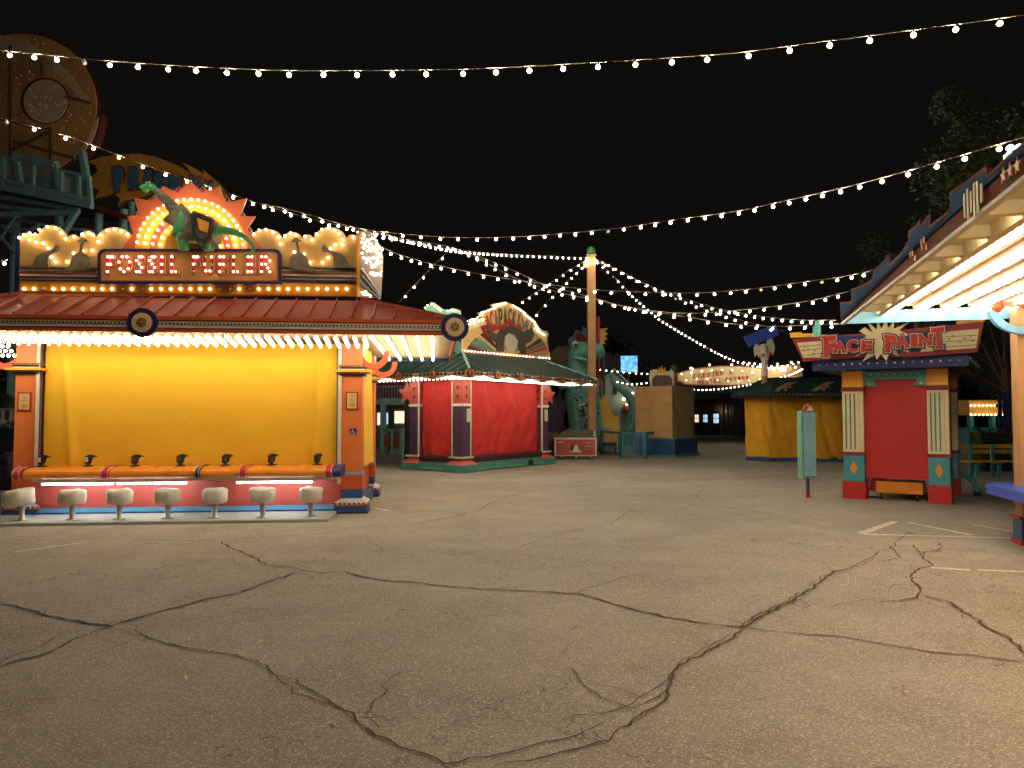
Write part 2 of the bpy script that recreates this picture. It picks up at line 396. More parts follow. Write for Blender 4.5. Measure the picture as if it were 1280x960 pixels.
# ------------------------------------------------------------------ ground
g = MB().add([(-400, -60, 0), (400, -60, 0), (400, 700, 0), (-400, 700, 0)], [(0, 1, 2, 3)], 'asphalt').build('ground'); g['kind'] = 'structure'
CR = [  # cracks, each: list of pixel points, half width in mm at the middle
 ([(0,756),(20,758),(40,764),(60,771),(85,775),(110,780),(140,784),(158,777),(185,770),(210,762),(240,755),(262,749),(300,742),(320,733),(350,723),(378,713)], 15),
 ([(0,834),(20,827),(45,822),(75,810),(100,796),(122,789),(142,783)], 13),
 ([(0,829),(25,817),(55,808),(72,796),(95,790)], 6),
 ([(378,713),(360,709),(330,706),(318,697),(300,690),(282,682),(276,677)], 13),
 ([(378,713),(400,716),(430,716),(455,722),(490,727),(520,729),(560,734),(600,737),(650,739),(722,743),(750,751),(790,762),(830,771),(880,780),(930,785)], 13),
 ([(930,785),(960,790),(1000,793),(1050,797),(1100,805),(1160,815),(1220,821),(1280,828)], 10),
 ([(722,743),(735,735),(760,729),(780,722),(812,717)], 6),
 ([(168,787),(185,798),(215,806),(240,812),(270,816),(300,822),(328,830),(345,844),(368,850),(380,860),(400,870),(418,880),(440,893),(448,905),(470,920),(500,935),(530,944),(556,957),(590,950),(625,944),(645,940)], 8),
 ([(328,834),(345,846),(362,860),(365,868),(385,872),(420,885),(440,894)], 5),
 ([(506,840),(490,848),(478,858),(484,864),(464,882),(460,896),(474,912)], 5),
 ([(930,787),(912,800),(895,810),(870,822),(850,832),(842,842),(836,856),(834,870),(822,882),(800,898),(776,912),(760,926),(735,934),(700,944),(660,952),(620,958)], 10),
 ([(912,795),(880,812),(852,828),(838,846),(820,860),(800,876),(778,888),(750,896),(722,896),(708,912)], 5),
 ([(714,836),(722,848),(735,860),(752,872),(768,880),(790,888),(812,878),(830,866)], 6),
 ([(735,852),(750,858),(772,862),(790,870),(800,874)], 4),
 ([(640,942),(665,935),(700,926),(722,920),(742,912),(756,904)], 6),
 ([(742,916),(760,930)], 5),
 ([(930,785),(945,776),(958,768),(975,758),(992,752),(1003,744),(1015,736),(1030,724),(1042,716),(1058,712)], 17),
 ([(925,787),(938,776),(960,762),(985,752),(1000,742)], 9),
 ([(1058,712),(1075,704),(1092,696),(1100,690),(1118,684),(1122,676),(1135,668),(1160,664)], 6),
 ([(980,757),(1000,750),(1010,758),(1003,762)], 6),
 ([(1010,734),(1028,722),(1050,716),(1080,706),(1092,700)], 4),
 ([(1100,754),(1125,752),(1145,748),(1152,742),(1150,736),(1140,728),(1138,718),(1152,712),(1166,707),(1155,700),(1150,694),(1162,690),(1175,688)], 9),
 ([(1152,745),(1175,750),(1192,756),(1205,766),(1222,776),(1232,786),(1255,796),(1268,804),(1280,818)], 12),
 ([(1110,702),(1125,698),(1118,690),(1112,684)], 7),
 ([(1140,682),(1150,692),(1175,688),(1180,684),(1170,678)], 7),
 ([(1150,752),(1165,758),(1185,761),(1200,763)], 4),
 ([(1110,740),(1112,734),(1130,730),(1140,728)], 4),
 ([(1040,760),(1060,754),(1090,750),(1105,748)], 4),
 ([(480,660),(520,655),(560,648),(600,638),(612,630),(632,622),(680,612),(760,605),(840,602)], 8),
 ([(0,675),(60,676),(120,674),(200,676),(276,677),(340,672),(400,668),(440,661),(480,656)], 7),
 ([(640,688),(680,674),(720,664),(765,656),(775,648),(785,640),(795,632),(820,622)], 5),
 ([(790,632),(850,630),(890,634),(870,622),(880,612),(868,606)], 5),
 ([(440,672),(460,676),(480,690),(520,696)], 4),
 ([(640,622),(700,630),(760,636),(795,632)], 4),
 ([(530,690),(560,694),(600,694),(640,692),(680,700),(720,704),(800,706),(870,712)], 3),
 ([(900,640),(960,650),(1010,655),(1050,662),(1120,668)], 4),
]
def densify(pts, step=0.05, jag=0.02, sd=1):
    out = []; rnd = random.Random(sd)
    for a, b in zip(pts[:-1], pts[1:]):
        L = (b-a).length; n = max(1, int(L/step)); t = (b-a).normalized(); nn = Vector((-t.y, t.x, 0))
        for i in range(n):
            out.append(a+(b-a)*(i/n)+nn*rnd.uniform(-jag, jag)*(0 if i == 0 and not out else 1))
    out.append(pts[-1]); return out
def ribbon(mb, pts, w, z, rnd, taper=True):
    n = len(pts); L = []; Rr = []
    for i, p in enumerate(pts):
        t = (pts[min(i+1, n-1)]-pts[max(i-1, 0)]).normalized(); nn = Vector((-t.y, t.x, 0))
        e = min(1, 0.6+6*min(i, n-1-i)/n) if taper else 1
        L.append(p+nn*w*e*rnd.uniform(.3, 1.5)); Rr.append(p-nn*w*e*rnd.uniform(.3, 1.5))
    vs = [(q.x, q.y, z) for q in L]+[(q.x, q.y, z) for q in Rr]
    mb.add(vs, [(i, i+n, i+n+1, i+1) for i in range(n-1)], 'crack')
rnd = random.Random(3)
crmb = MB()
for k, (pp, w) in enumerate(CR):
    P = [ground(u, v) for u, v in pp]
    far = sum(p.y for p in P)/len(P)
    D = densify(P, 0.035+0.006*far, 0.008+0.0016*far, k)
    ribbon(crmb, D, w*0.001*(0.74+0.032*far), 0.0062+0.00022*k, rnd)
    for _ in range(int(len(D)*0.11)):                 # short side cracks off the main ones
        i = rnd.randrange(len(D)); a = rnd.uniform(0, 6.28); q = [D[i]]; 
        for _k in range(rnd.randint(3, 7)):
            a += rnd.uniform(-.7, .7); q.append(q[-1]+Vector((math.cos(a), math.sin(a), 0))*rnd.uniform(.02, .06))
        ribbon(crmb, q, w*0.00035, 0.0125+0.00002*i % 0.004, rnd)
o = crmb.build('asphalt_cracks'); o['kind'] = 'structure'
# painted lines on the asphalt at the right
ln = MB(); nl_ = [0]
def line(pa, pb, w):
    a = ground(*pa); b = ground(*pb); t = (b-a).normalized(); nn = Vector((-t.y, t.x, 0))*w/2
    n = max(2, int((b-a).length/0.12)); vs = []
    for i in range(n+1):
        p = a+(b-a)*i/n; vs += [p+nn*rnd.uniform(.85, 1.05)+Vector((0, 0, 0)), p-nn*rnd.uniform(.85, 1.05)]
    zz = 0.0030+0.0004*nl_[0]; nl_[0] += 1
    ln.add([(q.x, q.y, zz) for q in vs], [(2*i, 2*i+1, 2*i+3, 2*i+2) for i in range(n)], 'paint_line')
line((1076, 667), (1119, 652), .12); line((1080, 668), (1280, 673), .08); line((1135, 653), (1215, 669), .09)
line((1164, 710), (1213, 713), .09); line((1222, 713), (1280, 715), .07); line((1215, 656), (1280, 667), .07); line((470, 636), (488, 639), .08)
line((20, 690), (110, 678), .06)
o = ln.build('painted_lines'); o['kind'] = 'structure'
# a few dry leaves and small litter
for k, (u, v) in enumerate([(234, 850), (327, 804), (395, 815), (273, 798), (503, 765), (512, 853), (1134, 868), (705, 905)]):
    p = ground(u, v); a = rnd.uniform(0, 6); s = .022 if k else .035
    vs = [(p.x+s*math.cos(a+q)*w, p.y+s*math.sin(a+q)*w, 0.012+h) for q, w, h in ((0, 1.6, .004), (1.4, .6, .01), (3.1, 1.5, .0), (4.6, .6, .012))]
    lab = ['pale curled leaf lying alone on the asphalt left of centre, the biggest', 'small pale leaf on the asphalt below the seventh stool', 'small dry leaf on the asphalt beside the crack fork', 'tiny pale leaf lying on asphalt near the long left crack', 'tiny dark scrap on the asphalt below the horizontal crack', 'small pale fleck of leaf near the middle foreground crack', 'small leaf on the asphalt under the long right crack', 'tiny leaf beside the looping crack in the foreground'][k]
    o = MB().add(vs, [(0, 1, 2, 3)], 'black' if k == 4 else 'dead_leaf').build('leaf', None, lab); o['category'] = 'leaf'; o['group'] = 'leaves on the asphalt'

# ================================================================== the yellow-curtained kiosk at the left
gA = ground(455, 641); A = Fr(gA.x, gA.y, 6.0)
KA = frame_thing('game_kiosk', 'large orange game kiosk with yellow curtain, red metal roof and fossil sunburst sign', 'kiosk', A)
fx = lambda u, v=520, ly=0.0: A.F(u, v, ly)[0]
xr0, xr1, xl0, xl1 = fx(427), fx(453), fx(18), fx(45)
ZE, ZT, YE, XE = 2.87, 3.52, -1.4, 1.55          # eave underside, roof top, front overhang, side overhang
YB = 2.9                                          # depth of the kiosk
YF = -0.5                                         # plane of the facade
eL, eR, eB = xl0-XE, xr1+XE, YB+1.4
# walls
def column(x0, x1, y0, y1, notice=True, name='column'):
    m = MB().box(x0, x1, y0, y1, .46, ZE, 'orange')
    m.box(x0-.006, x1+.006, y0-.006, y1+.006, .64, .68, 'blue_light')
    m.box(x0-.01, x1+.01, y0-.01, y1+.01, .40, .636, 'orange_deep')
    col = m.build(name, KA, bevel=.006)
    m = MB()
    z = 2.50
    for k, (dz, ov, mt) in enumerate(((.035, .05, 'tan_panel'), (.03, .035, 'black'), (.02, .03, 'cream'), (.04, .11, 'amber'), (.028, .05, 'cream'), (.03, .035, 'navy'))):
        z -= dz
        m.box(x0-ov, x1+ov, y0-ov, y1+ov, z, z+dz-.002, mt)
    for k in range(11):
        xx = x0-.04+(x1-x0+.08)*k/10.5
        m.box(xx, xx+.018, y0-.058, y0-.051, 2.468, 2.496, 'black'); m.box(xx, xx+.018, y0-.058, y0-.051, 2.352, 2.374, 'black')
    m.build('capital', col)
    m = MB(); m.box(x0-.003, x1+.003, y0-.003, y1+.003, .25, .398, 'blue')
    q = [(-.0, .25), (-.10, .175)]
    V = [(x0, y0, .248), (x1, y0, .248), (x1, y1, .248), (x0, y1, .248), (x0-.1, y0-.1, .18), (x1+.1, y0-.1, .18), (x1+.1, y1+.1, .18), (x0-.1, y1+.1, .18)]
    m.add(V, [(0, 4, 5, 1), (1, 5, 6, 2), (2, 6, 7, 3), (3, 7, 4, 0)], 'steel')
    for k in range(14):
        w = (x1-x0+.2)/14; m.box(x0-.1+k*w, x0-.1+(k+1)*w, y0-.105, y0-.1, .155, .18, 'white_trim' if k % 2 else 'black')
        w = (y1-y0+.2)/14; m.box(x1+.1, x1+.105, y0-.1+k*w, y0-.1+(k+1)*w, .155, .18, 'white_trim' if k % 2 else 'black')
    m.box(x0-.11, x1+.11, y0-.11, y1+.11, .135, .155, 'orange_deep')
    m.box(x0-.1, x1+.1, y0-.1, y1+.1, .03, .135, 'blue'); m.box(x0-.11, x1+.11, y0-.11, y1+.11, 0, .03, 'black')
    m.build('column_base', col)
    return col
def notice(col, cx, zc, y, w=.2, h=.3):
    m = MB().box(cx-w/2, cx+w/2, y-.018, y, zc-h/2, zc+h/2, 'red_dark')
    fr = m.build('notice_frame', KA)
    m = MB().box(cx-w/2+.02, cx+w/2-.02, y-.022, y-.0185, zc-h/2+.02, zc+h/2-.02, 'notice_paper')
    for k, (dz, ww, n) in enumerate(((.085, .07, 1), (.06, .085, 1), (.02, .095, 1), (-.0, .10, 1), (-.05, .09, 1), (-.068, .08, 1), (-.095, .05, 2))):
        x = cx-ww*.5
        while x < cx+ww*.5:
            l = random.uniform(.008, .02)*n; m.box(x, x+l, y-.0235, y-.0222, zc+dz, zc+dz+.007*n, 'maroon'); x += l+.005
    m.build('printed_sheet', fr)
cR = column(xr0, xr1, 0, .34); cL = column(xl0, xl1, 0, .34)
ys0 = A.S(462, 600, xr1)[0]
cB = column(xr0, xr1, YB-.34, YB); cBL = column(xl0, xl1, YB-.34, YB)
n1 = A.F(440, 501); notice(cR, n1[0], n1[1], 0); n2 = A.F(31, 502); notice(cL, n2[0], n2[1], 0)
# accessibility sticker: white wheelchair user on blue
sx, sz = A.F(441.5, 539.5)
m = MB().box(sx-.055, sx+.055, -.006, 0, sz-.055, sz+.055, 'navy')
ring = [(sx-.006+.03*math.cos(R(a)), -.011, sz-.014+.03*math.sin(R(a))) for a in range(110, 381, 15)]
m.tube(ring, .0045, 'white_trim', 5); m.ball((sx-.012, -.011, sz+.038), .010, 'white_trim')
m.tube([(sx-.012, -.011, sz+.026), (sx-.008, -.011, sz-.004), (sx+.018, -.011, sz-.006), (sx+.028, -.011, sz-.034), (sx+.038, -.011, sz-.03)], .005, 'white_trim', 5)
m.tube([(sx-.010, -.011, sz+.012), (sx+.014, -.011, sz+.01)], .004, 'white_trim', 5)
m.build('wheelchair_sticker', KA)
# door jamb rails either side of the curtain
m = MB().box(xl1+.002, xl1+.05, -.03, .03, .64, ZE, 'white_trim').box(xl1+.052, xl1+.075, -.01, .02, .64, ZE, 'dark_grey'); m.build('curtain_rail', KA)
m = MB().box(xr0-.06, xr0-.002, -.03, .03, .5, ZE, 'white_trim').box(xr0-.085, xr0-.062, -.01, .02, .55, ZE, 'dark_grey'); m.build('curtain_rail', KA)
# curtains
cx0, cx1 = xl1+.08, xr0-.09
def fcurt(a, b):
    x = cx0+(cx1-cx0)*a; z = .80+(2.86-.80)*b
    e = 0
    e += -.05*math.exp(-((x-cx0-.28-.18*(1-b))/.07)**2)*(1-.3*b)
    e += .045*math.exp(-((x-cx1+.30+.1*(1-b))/.06)**2)*(1-b*.5)
    diag = 0.004*math.sin((x*2.2+z*5.5)+3*noise.noise(Vector((x*.7, z*.9, 3))))*(1-.4*b)
    return (x, .09+fold(x*1.0, z*1.8, .012, 3)+e+diag, z+(.012*math.sin(x*3) if b == 0 else 0))
cloth('curtain', KA, fcurt, 170, 70, 'yellow_cloth')
def fside(a, b):
    y = .36+(YB-.36-.36)*a; z = .72+(2.9-.72)*b
    return (xr1-.06+.03*math.sin(y*7)+.02*math.sin(y*15+1)*(1-b)+.05*(1-b)*a, y, z)
cloth('side_curtain', KA, fside, 60, 12, 'yellow_cloth')
def fside2(a, b):
    y = .36+(YB-.72)*a; z = .72+(2.9-.72)*b
    return (xl0+.06+.03*math.sin(y*7), y, z)
cloth('side_curtain', KA, fside2, 40, 8, 'yellow_cloth')
MB().box(xl1+.08, xr0-.09, .32, YB-.2, .1, ZE-.02, 'black').build('inner_wall', KA)
MB().box(xr1-.2, xr1-.1, .345, YB-.345, .22, .72, 'orange_deep').build('side_wall', KA)
MB().box(xr1-.3, xr1+.0, .345, YB-.345, 0, .215, 'blue').build('side_kick_board', KA)
MB().box(xr1-.16, xr1-.092, .9, 1.5, .30, .60, 'amber').build('side_panel', KA)
# low red front wall, blue kick board
MB().box(xl1+.002, xr0-.002, -.02, .3, .15, .66, 'red_wall').build('front_wall', KA)
m = MB().box(xl1+.002, xr0-.002, -.05, .28, .075, .145, 'blue_light').box(xl1+.002, xr0-.002, -.035, .28, 0, .073, 'blue'); m.build('kick_board', KA)
# counter with rounded nose
ca, cb = fx(27, 590, -.5), fx(424, 590, -.45)
prof = [(.05, .82), (-.30, .82), (-.44, .805), (-.52, .77), (-.545, .72), (-.53, .675), (-.49, .65), (.05, .65)]
def counter_seg(x0, x1, mat, s=0.0, nm='counter'):
    n = len(prof); pr = [(y-s if y < 0 else y, z+s if z > .7 else z-s) for y, z in prof]
    m = MB(); m.add([(x0, y, z) for y, z in pr]+[(x1, y, z) for y, z in pr], [(i, i+n, (i+1)%n+n, (i+1)%n) for i in range(n)], mat, False)
    m.add([(x0, y, z) for y, z in pr], [tuple(range(n))], mat); m.add([(x1, y, z) for y, z in pr], [tuple(range(n-1, -1, -1))], mat)
    return m.build(nm, KA, bevel=.008)
bands = [fx(u, 592, -.5) for u in (21.5, 132, 247, 304, 411)]
edges = [fx(30, 592, -.5)]+[b for b in bands[1:4]]+[bands[4]]
for k in range(4):
    counter_seg(edges[k]+(.045 if k else 0), edges[k+1]-.045, 'counter_orange')
for k, b in enumerate(bands):
    hw = .06 if k != 2 else .035
    o = counter_seg(b-hw, b+hw, 'red' if k != 2 else 'black', .008, 'counter_band')
    for d in (-1, 1):
        mm = MB().tube([(b+d*hw*.8, y-.018, z+(.012 if z > .7 else -.01)) for y, z in prof[1:7]], .007, 'steel', 6); mm.build('band_wire', o)
counter_seg(bands[4]+.064, bands[4]+.2, 'navy', 0, 'counter_end')
MB().box(ca+.1, cb-.02, -.40, 0, .60, .648, 'steel').build('counter_bracket', KA)
tb = [(52, 143), (145, 235), (295, 392)]
for a, b in tb:
    xa, xb = fx(a, 605, -.36), fx(b, 605, -.36)
    hs = MB().box(xa, xb, -.40, -.34, .577, .597, 'white_trim').build('tube_housing', KA)
    MB().tube([(xa+.02, -.375, .565), (xb-.02, -.375, .565)], .016, 'tube_white', 8).build('fluorescent_tube', hs)
# soffit of planks, fascia
y = YE+.03; k = 0
while y < eB-.05:
    x0 = eL+.05 if (y < 0 or True) else xr1
    MB().box(eL+.05, eR-.04, y, y+.138, ZE+.075, ZE+.095, 'cream_soffit').build('soffit_plank', KA); y += .144
def fascia(axis, p, a, b, sgn):
    # striped board: axis 'x' runs along x at y=p facing -y ; axis 'y' runs along y at x=p facing +x
    st = [(ZE, ZE+.055, .0, 'orange_deep'), (ZE+.055, ZE+.068, .008, 'navy'), (ZE+.068, ZE+.104, .004, 'white_trim'), (ZE+.104, ZE+.112, .008, 'maroon'), (ZE+.112, ZE+.15, .004, 'cream'), (ZE+.15, ZE+.165, .010, 'cream'), (ZE+.165, ZE+.180, .012, 'navy'), (ZE+.18, ZE+.235, .03, 'orange_deep')]
    m = MB()
    for z0, z1, pr, mt in st:
        if axis == 'x': m.box(a-pr, b+pr, p-.03-pr, p+.02, z0, z1-.001, mt)
        else: m.box(p-.02, p+.03+pr, a+.03, b, z0, z1-.001, mt) if sgn > 0 else m.box(p-.03-pr, p+.02, a+.03, b, z0, z1-.001, mt)
    L = b-a; n = int(L/.055)
    for i in range(n):
        q = a+(i+.25)*.055
        if axis == 'x':
            m.box(q, q+.026, p-.040, p-.033, ZE+.118, ZE+.142, 'black')
            if i % 2: m.box(q, q+.010, p-.037, p-.033, ZE+.082, ZE+.09, 'maroon')
        elif sgn > 0: m.box(p+.033, p+.040, q, q+.026, ZE+.118, ZE+.142, 'black')
    return m.build('fascia', KA)
fascia('x', YE, eL, eR, -1); fascia('y', eR, YE, eB, 1); fascia('y', eL, YE, eB, -1)
MB().box(eL, eR, eB-.02, eB+.03, ZE, ZE+.2, 'blue').build('fascia', KA)
# wheel medallions on the fascia
def medal(cx, cz, axis, p):
    m = MB()
    lay = [(.215, .03, 'navy'), (.15, .045, 'orange_deep'), (.138, .055, 'cream'), (.072, .065, 'black'), (.062, .07, 'tan_panel')]
    for r, d, mt in lay:
        if axis == 'x': m.disc(cx, cz, r, p-.04-d, p-.04, mt, 32)
        else: m.prismx([(cx+r*math.cos(2*math.pi*i/32), cz+r*math.sin(2*math.pi*i/32)) for i in range(32)], p+.04, p+.04+d, mt)
    for i in range(6):
        a = i*math.pi/3+.3; pol = [(cx+.012*math.cos(a), cz+.012*math.sin(a)), (cx+.052*math.cos(a-.32), cz+.052*math.sin(a-.32)), (cx+.052*math.cos(a+.32), cz+.052*math.sin(a+.32))]
        if axis == 'x': m.prism(pol, p-.115, p-.11, 'black')
        else: m.prismx(pol, p+.11, p+.115, 'black')
    for i in range(16):
        a = i*math.pi/8; q = (cx+.105*math.cos(a), cz+.105*math.sin(a))
        if axis == 'x': m.disc(q[0], q[1], .008, p-.1, p-.09, 'maroon', 6)
    return m.build('wheel_medallion', KA)
mx_, mz_ = A.F(180, 404, YE); medal(mx_, mz_, 'x', YE)
medal(eR-.03, mz_-.01, 'x', YE); medal(YE+.12, mz_-.01, 'y', eR)
# hip roof: metal panels with standing ribs
tL, tR, tyF, tyB = fx(24, 370, YF), fx(452, 370, YF), YF, YB-.9
zr0 = ZE+.237
def slope_pt(x, side):
    return None
# front slope panels
n = 27; wid = (eR-eL)/n
def front_top(x):     # where a rib starting at eave x meets the hip or the top edge
    y1, z1 = tyF, ZT
    if x < tL: f = (x-eL)/(tL-eL)
    elif x > tR: f = (eR-x)/(eR-tR)
    else: f = 1.0
    return (YE+(y1-YE)*f, zr0+(z1-zr0)*f)
for k in range(n):
    xa, xb = eL+k*wid, eL+(k+1)*wid; ya, za = front_top(xa); yb, zb = front_top(xb)
    pts = [(xa, YE-.02, zr0), (xb, YE-.02, zr0), (xb, yb, zb)]
    if xa < tL < xb: pts.append((tL, tyF, ZT))
    if xa < tR < xb: pts.append((tR, tyF, ZT))
    pts.append((xa, ya, za))
    if pts[-1] == pts[0]: pts = pts[:-1]
    m = MB().add(pts, [tuple(range(len(pts)))], 'roof_red'); 
    if k and (yb > YE+.05 or ya > YE+.05): m.bar((xa, YE-.02, zr0+.012), (xa, ya-.01, za+.012), .022, 'roof_rib', .05)
    m.build('roof_panel', KA)
n2_ = 20; wid2 = (eB-YE)/n2_
def side_top(y, sgn):
    if y < tyF: f = (y-YE)/(tyF-YE)
    elif y > tyB: f = (eB-y)/(eB-tyB)
    else: f = 1
    return ((eR+(tR-eR)*f) if sgn > 0 else (eL+(tL-eL)*f), zr0+(ZT-zr0)*f)
for sgn, ex_ in ((1, eR), (-1, eL)):
    for k in range(n2_):
        ya, yb = YE+k*wid2, YE+(k+1)*wid2; a = side_top(ya, sgn); b = side_top(yb, sgn)
        pts = [(ex_, ya, zr0), (ex_, yb, zr0), (b[0], yb, b[1])]
        if ya < tyF < yb: pts.append((tR if sgn > 0 else tL, tyF, ZT))
        if ya < tyB < yb: pts.append((tR if sgn > 0 else tL, tyB, ZT))
        pts.append((a[0], ya, a[1]))
        m = MB().add(pts, [tuple(range(len(pts))) if sgn > 0 else tuple(range(len(pts)-1, -1, -1))], 'roof_red')
        if k: m.bar((ex_, ya, zr0+.012), (a[0], ya, a[1]+.012), .022, 'roof_rib', .05)
        m.build('roof_panel', KA)
m = MB().bar((eR, YE, zr0+.02), (tR, tyF, ZT+.02), .07, 'roof_rib').bar((eL, YE, zr0+.02), (tL, tyF, ZT+.02), .07, 'roof_rib')
m.build_each('hip_cap', KA)
MB().box(tL, tR, tyF+.02, tyB, ZT-.2, ZT+.01, 'roof_red').build('roof_deck', KA)
MB().add([(eL, eB, zr0), (eR, eB, zr0), (tR, tyB, ZT), (tL, tyB, ZT)], [(0, 3, 2, 1)], 'roof_red').build('roof_panel', KA)
# rows of bulbs under the eaves
rowm = {}
def strip_mesh(n, sp, key):
    if key in rowm: return rowm[key]
    m = MB(); m.box(-.022, .022, -.05, n*sp-.03, .035, .062, 'cream')
    for i in range(n): m.ball((0, i*sp, .0), .027, 'bulb_soffit', 1); m.box(-.016, .016, i*sp-.016, i*sp+.016, .02, .04, 'white_trim')
    rowm[key] = m.mesh('light_strip'); return rowm[key]
ZB = ZE+.002
k = 0; x = eL+.15
while x < xr1+.12:
    inst(strip_mesh(5, .135, 'a'), 'light_strip', KA, (x, -.94, ZB-.02), (R(-8.7), 0, 0)); x += .150
x = xr1+.22
while x < eR-.15:
    inst(strip_mesh(32, .155, 'b'), 'light_strip', KA, (x, YE+.34, ZB)); x += .24
# arched brackets
def bracket(cx, cy, cz, r, ax, mat='orange_red'):
    m = MB(); pts = []
    for a in range(180, 381, 12):
        q = R(a); pts.append((cx+r*math.cos(q)*ax[0], cy+r*math.cos(q)*ax[1], cz+r*math.sin(q)))
    for p, q in zip(pts[:-1], pts[1:]): m.bar(p, q, .09, mat, .10)
    return m.build('bracket', KA)
bracket(xr1+.17, .12, 2.70, .22, (1, 0)); bracket(xr1+.17, YB-.15, 2.70, .22, (1, 0)); bracket(xl0-.22, .1, 2.72, .28, (1, 0))
for k in range(3):
    for j in range(4-k): bulb(KA, (xl0-.34+j*.09+k*.04, .08, 2.62+k*.075), .03, 'soffit')
# ---------------------------------------------------------------- facade above the roof
FC = MB()
bumps = [(25, 46, 291), (46, 83, 281.5), (83, 99, 293), (99, 120, 288), (120, 166, 284), (166, 312, 290), (312, 353, 286), (353, 378, 290), (378, 392, 293), (392, 433, 284), (433, 448, 293)]
out = [A.F(25, 370, YF), A.F(25, 297, YF)]
for u0, u1, vt in bumps:
    for i in range(1, 10):
        t = math.pi*(1-i/10); out.append(A.F((u0+u1)/2+(u1-u0)/2*math.cos(t), 300-(300-vt)*math.sin(t), YF))
    out.append(A.F(u1, 300, YF))
out += [A.F(448, 370, YF)]
fac = FC.prism(out, YF, YF+.05, 'gold_cloud', 'amber').build('facade', KA)
fb = lambda u, v, d=0.03, r=.028, kd='small', par=None: bulb(par or fac, (A.F(u, v, YF-d)[0], YF-d, A.F(u, v, YF-d)[1]), r, kd)
def fbox(mb, u0, u1, v0, v1, d0, d1, mat):
    a = A.F(u0, v1, YF-d0); b = A.F(u1, v0, YF-d0); xa, xb = A.F(u0, (v0+v1)/2, YF-d0)[0], A.F(u1, (v0+v1)/2, YF-d0)[0]
    zm0 = (A.F(u0, v1, YF-d0)[1]+A.F(u1, v1, YF-d0)[1])/2; zm1 = (A.F(u0, v0, YF-d0)[1]+A.F(u1, v0, YF-d0)[1])/2
    mb.box(xa, xb, YF-d1, YF-d0, zm0, zm1, mat)
SUN = c(255, 200, 90)
m = MB(); fbox(m, 26, 447, 352.5, 367.5, .0, .03, 'yellow_band'); m.build('bulb_band', fac)
for k in range(34):
    u = 30+k*12.22
    if u > 443: continue
    dead = min(abs(u-q) for q in (55.5, 151.5, 174, 220, 256, 267, 278, 289, 311)) < 4
    fb(u, 361, .045, .03, 'dead' if dead else 'small')
m = MB()
for a, b in ((25.5, 123), (350.5, 447.5)):
    fbox(m, a, b, 350.6, 352.2, 0, .05, 'navy'); fbox(m, a, b, 348.5, 350.4, 0, .03, 'tan_panel'); fbox(m, a, b, 346.2, 348.3, 0, .035, 'navy')
    fbox(m, a, b, 343.2, 346, 0, .03, 'cream'); fbox(m, a, b, 341.6, 343, 0, .04, 'orange_deep'); fbox(m, a, b, 337.6, 341.4, 0, .035, 'cream')
    fbox(m, a, b, 335.8, 337.4, 0, .045, 'dark_grey'); fbox(m, a, b, 333.6, 335.6, 0, .03, 'grey_cutout')
    u = a+1
    while u < b-2: fbox(m, u, u+1.7, 338.6, 340.6, .035, .042, 'black'); u += 3.05
m.build_each('moulding_strip', fac)
m = MB(); fbox(m, 447.6, 452, 291, 371, -.06, .03, 'purple'); fbox(m, 22.5, 26.5, 293, 371, -.06, .03, 'navy'); m.build_each('edge_post', fac)
for v in range(296, 370, 7): fb(450, v, .035, .009)
fb(24, 297, .04)
for u, v in [(30,293.5),(37,291.5),(44,293),(49,287),(59,283.5),(69,285),(76,291),(82,298.5),(92.5,296),(102.5,293),(110.6,291),(116.5,294),(126,294),(134,288),(142.5,286.5),(151,289),(159,293),(317,292.6),(324,288),(332.5,287),(341,290),(348,296),(356,295),(363,291.5),(370,294),(381,295.6),(390,299.6),(395.6,292.6),(402.5,286.7),(411,285.6),(418,288),(424,292),(428,299.7),(441.6,296.6),
             (36.6,299.7),(45,303),(54,304),(60,310),(64,321),(69,327),(84,327),(92,316.5),(103,313),(115,313),(123,302),(350.6,305),(368,315),(380,317.5),(388,328),(403,328),(410,322),(413,311),(419,306),(428,306)]:
    fb(u, v, .04, .028)
# four grey long-necked creatures cut out of board, in front of the clouds
def creature(pts, mir=None):
    if mir: pts = [(mir-(u-0), v) for u, v in pts]
    P = [A.F(u, v, YF-.1) for u, v in pts]
    return MB().prism(P, YF-.13, YF-.09, 'grey_cutout').build('creature_cutout', fac)
sit = [(36,335),(42,331),(46,322),(52,317),(60,315),(66,312),(69,310),(71,306),(75,308),(76,312),(73,316),(69,315),(64,318),(61,322),(61,330),(62,335),(55,334),(48,335)]
stand = [(80,338),(88,332),(91,322),(96,317),(100,316),(101,309),(102,302),(97,302),(101,299),(104,297),(108,299),(111,303),(106,302),(104,308),(103,316),(108,318),(113,323),(113,331),(111,336),(104,337),(95,338),(88,340)]
creature(sit); creature(stand); creature([(475-u+0, v) for u, v in stand]); creature([(482-u*1.0-4, v) for u, v in sit])
# sunburst
CXp, CYp = 239.5, 311.0
def ap(u, v, d): q = A.F(u, v, YF-d); return q
spk = [(129,345),(168,292),(160,271),(175.5,270),(168.5,248),(191,251.5),(205,233),(223,242),(239,226),(253,242),(275,233),(282,254),(309,249),(300.6,271),(320,271),(309,287),(338,322),(338,345)]
sun = MB().prism([ap(u, v, .05) for u, v in spk], YF-.09, YF-.05, 'starburst_orange', 'white_trim').build('sunburst', KA)
m = MB()
for u, v in ((172, 290), (175.5, 267), (192, 250), (223.5, 239), (253.5, 239), (283.5, 252.5), (302, 270), (310, 288)):
    for s, mt, d in ((6.2, 'white_trim', .0), (5.0, 'red', .006)):
        m.prism([ap(u-s, v-1, .03), ap(u-1, v+s, .03), ap(u+s, v+1, .03), ap(u+1, v-s, .03)], YF-.038-d-.07*0, YF-.03, mt)
m.build_each('red_diamond', sun)
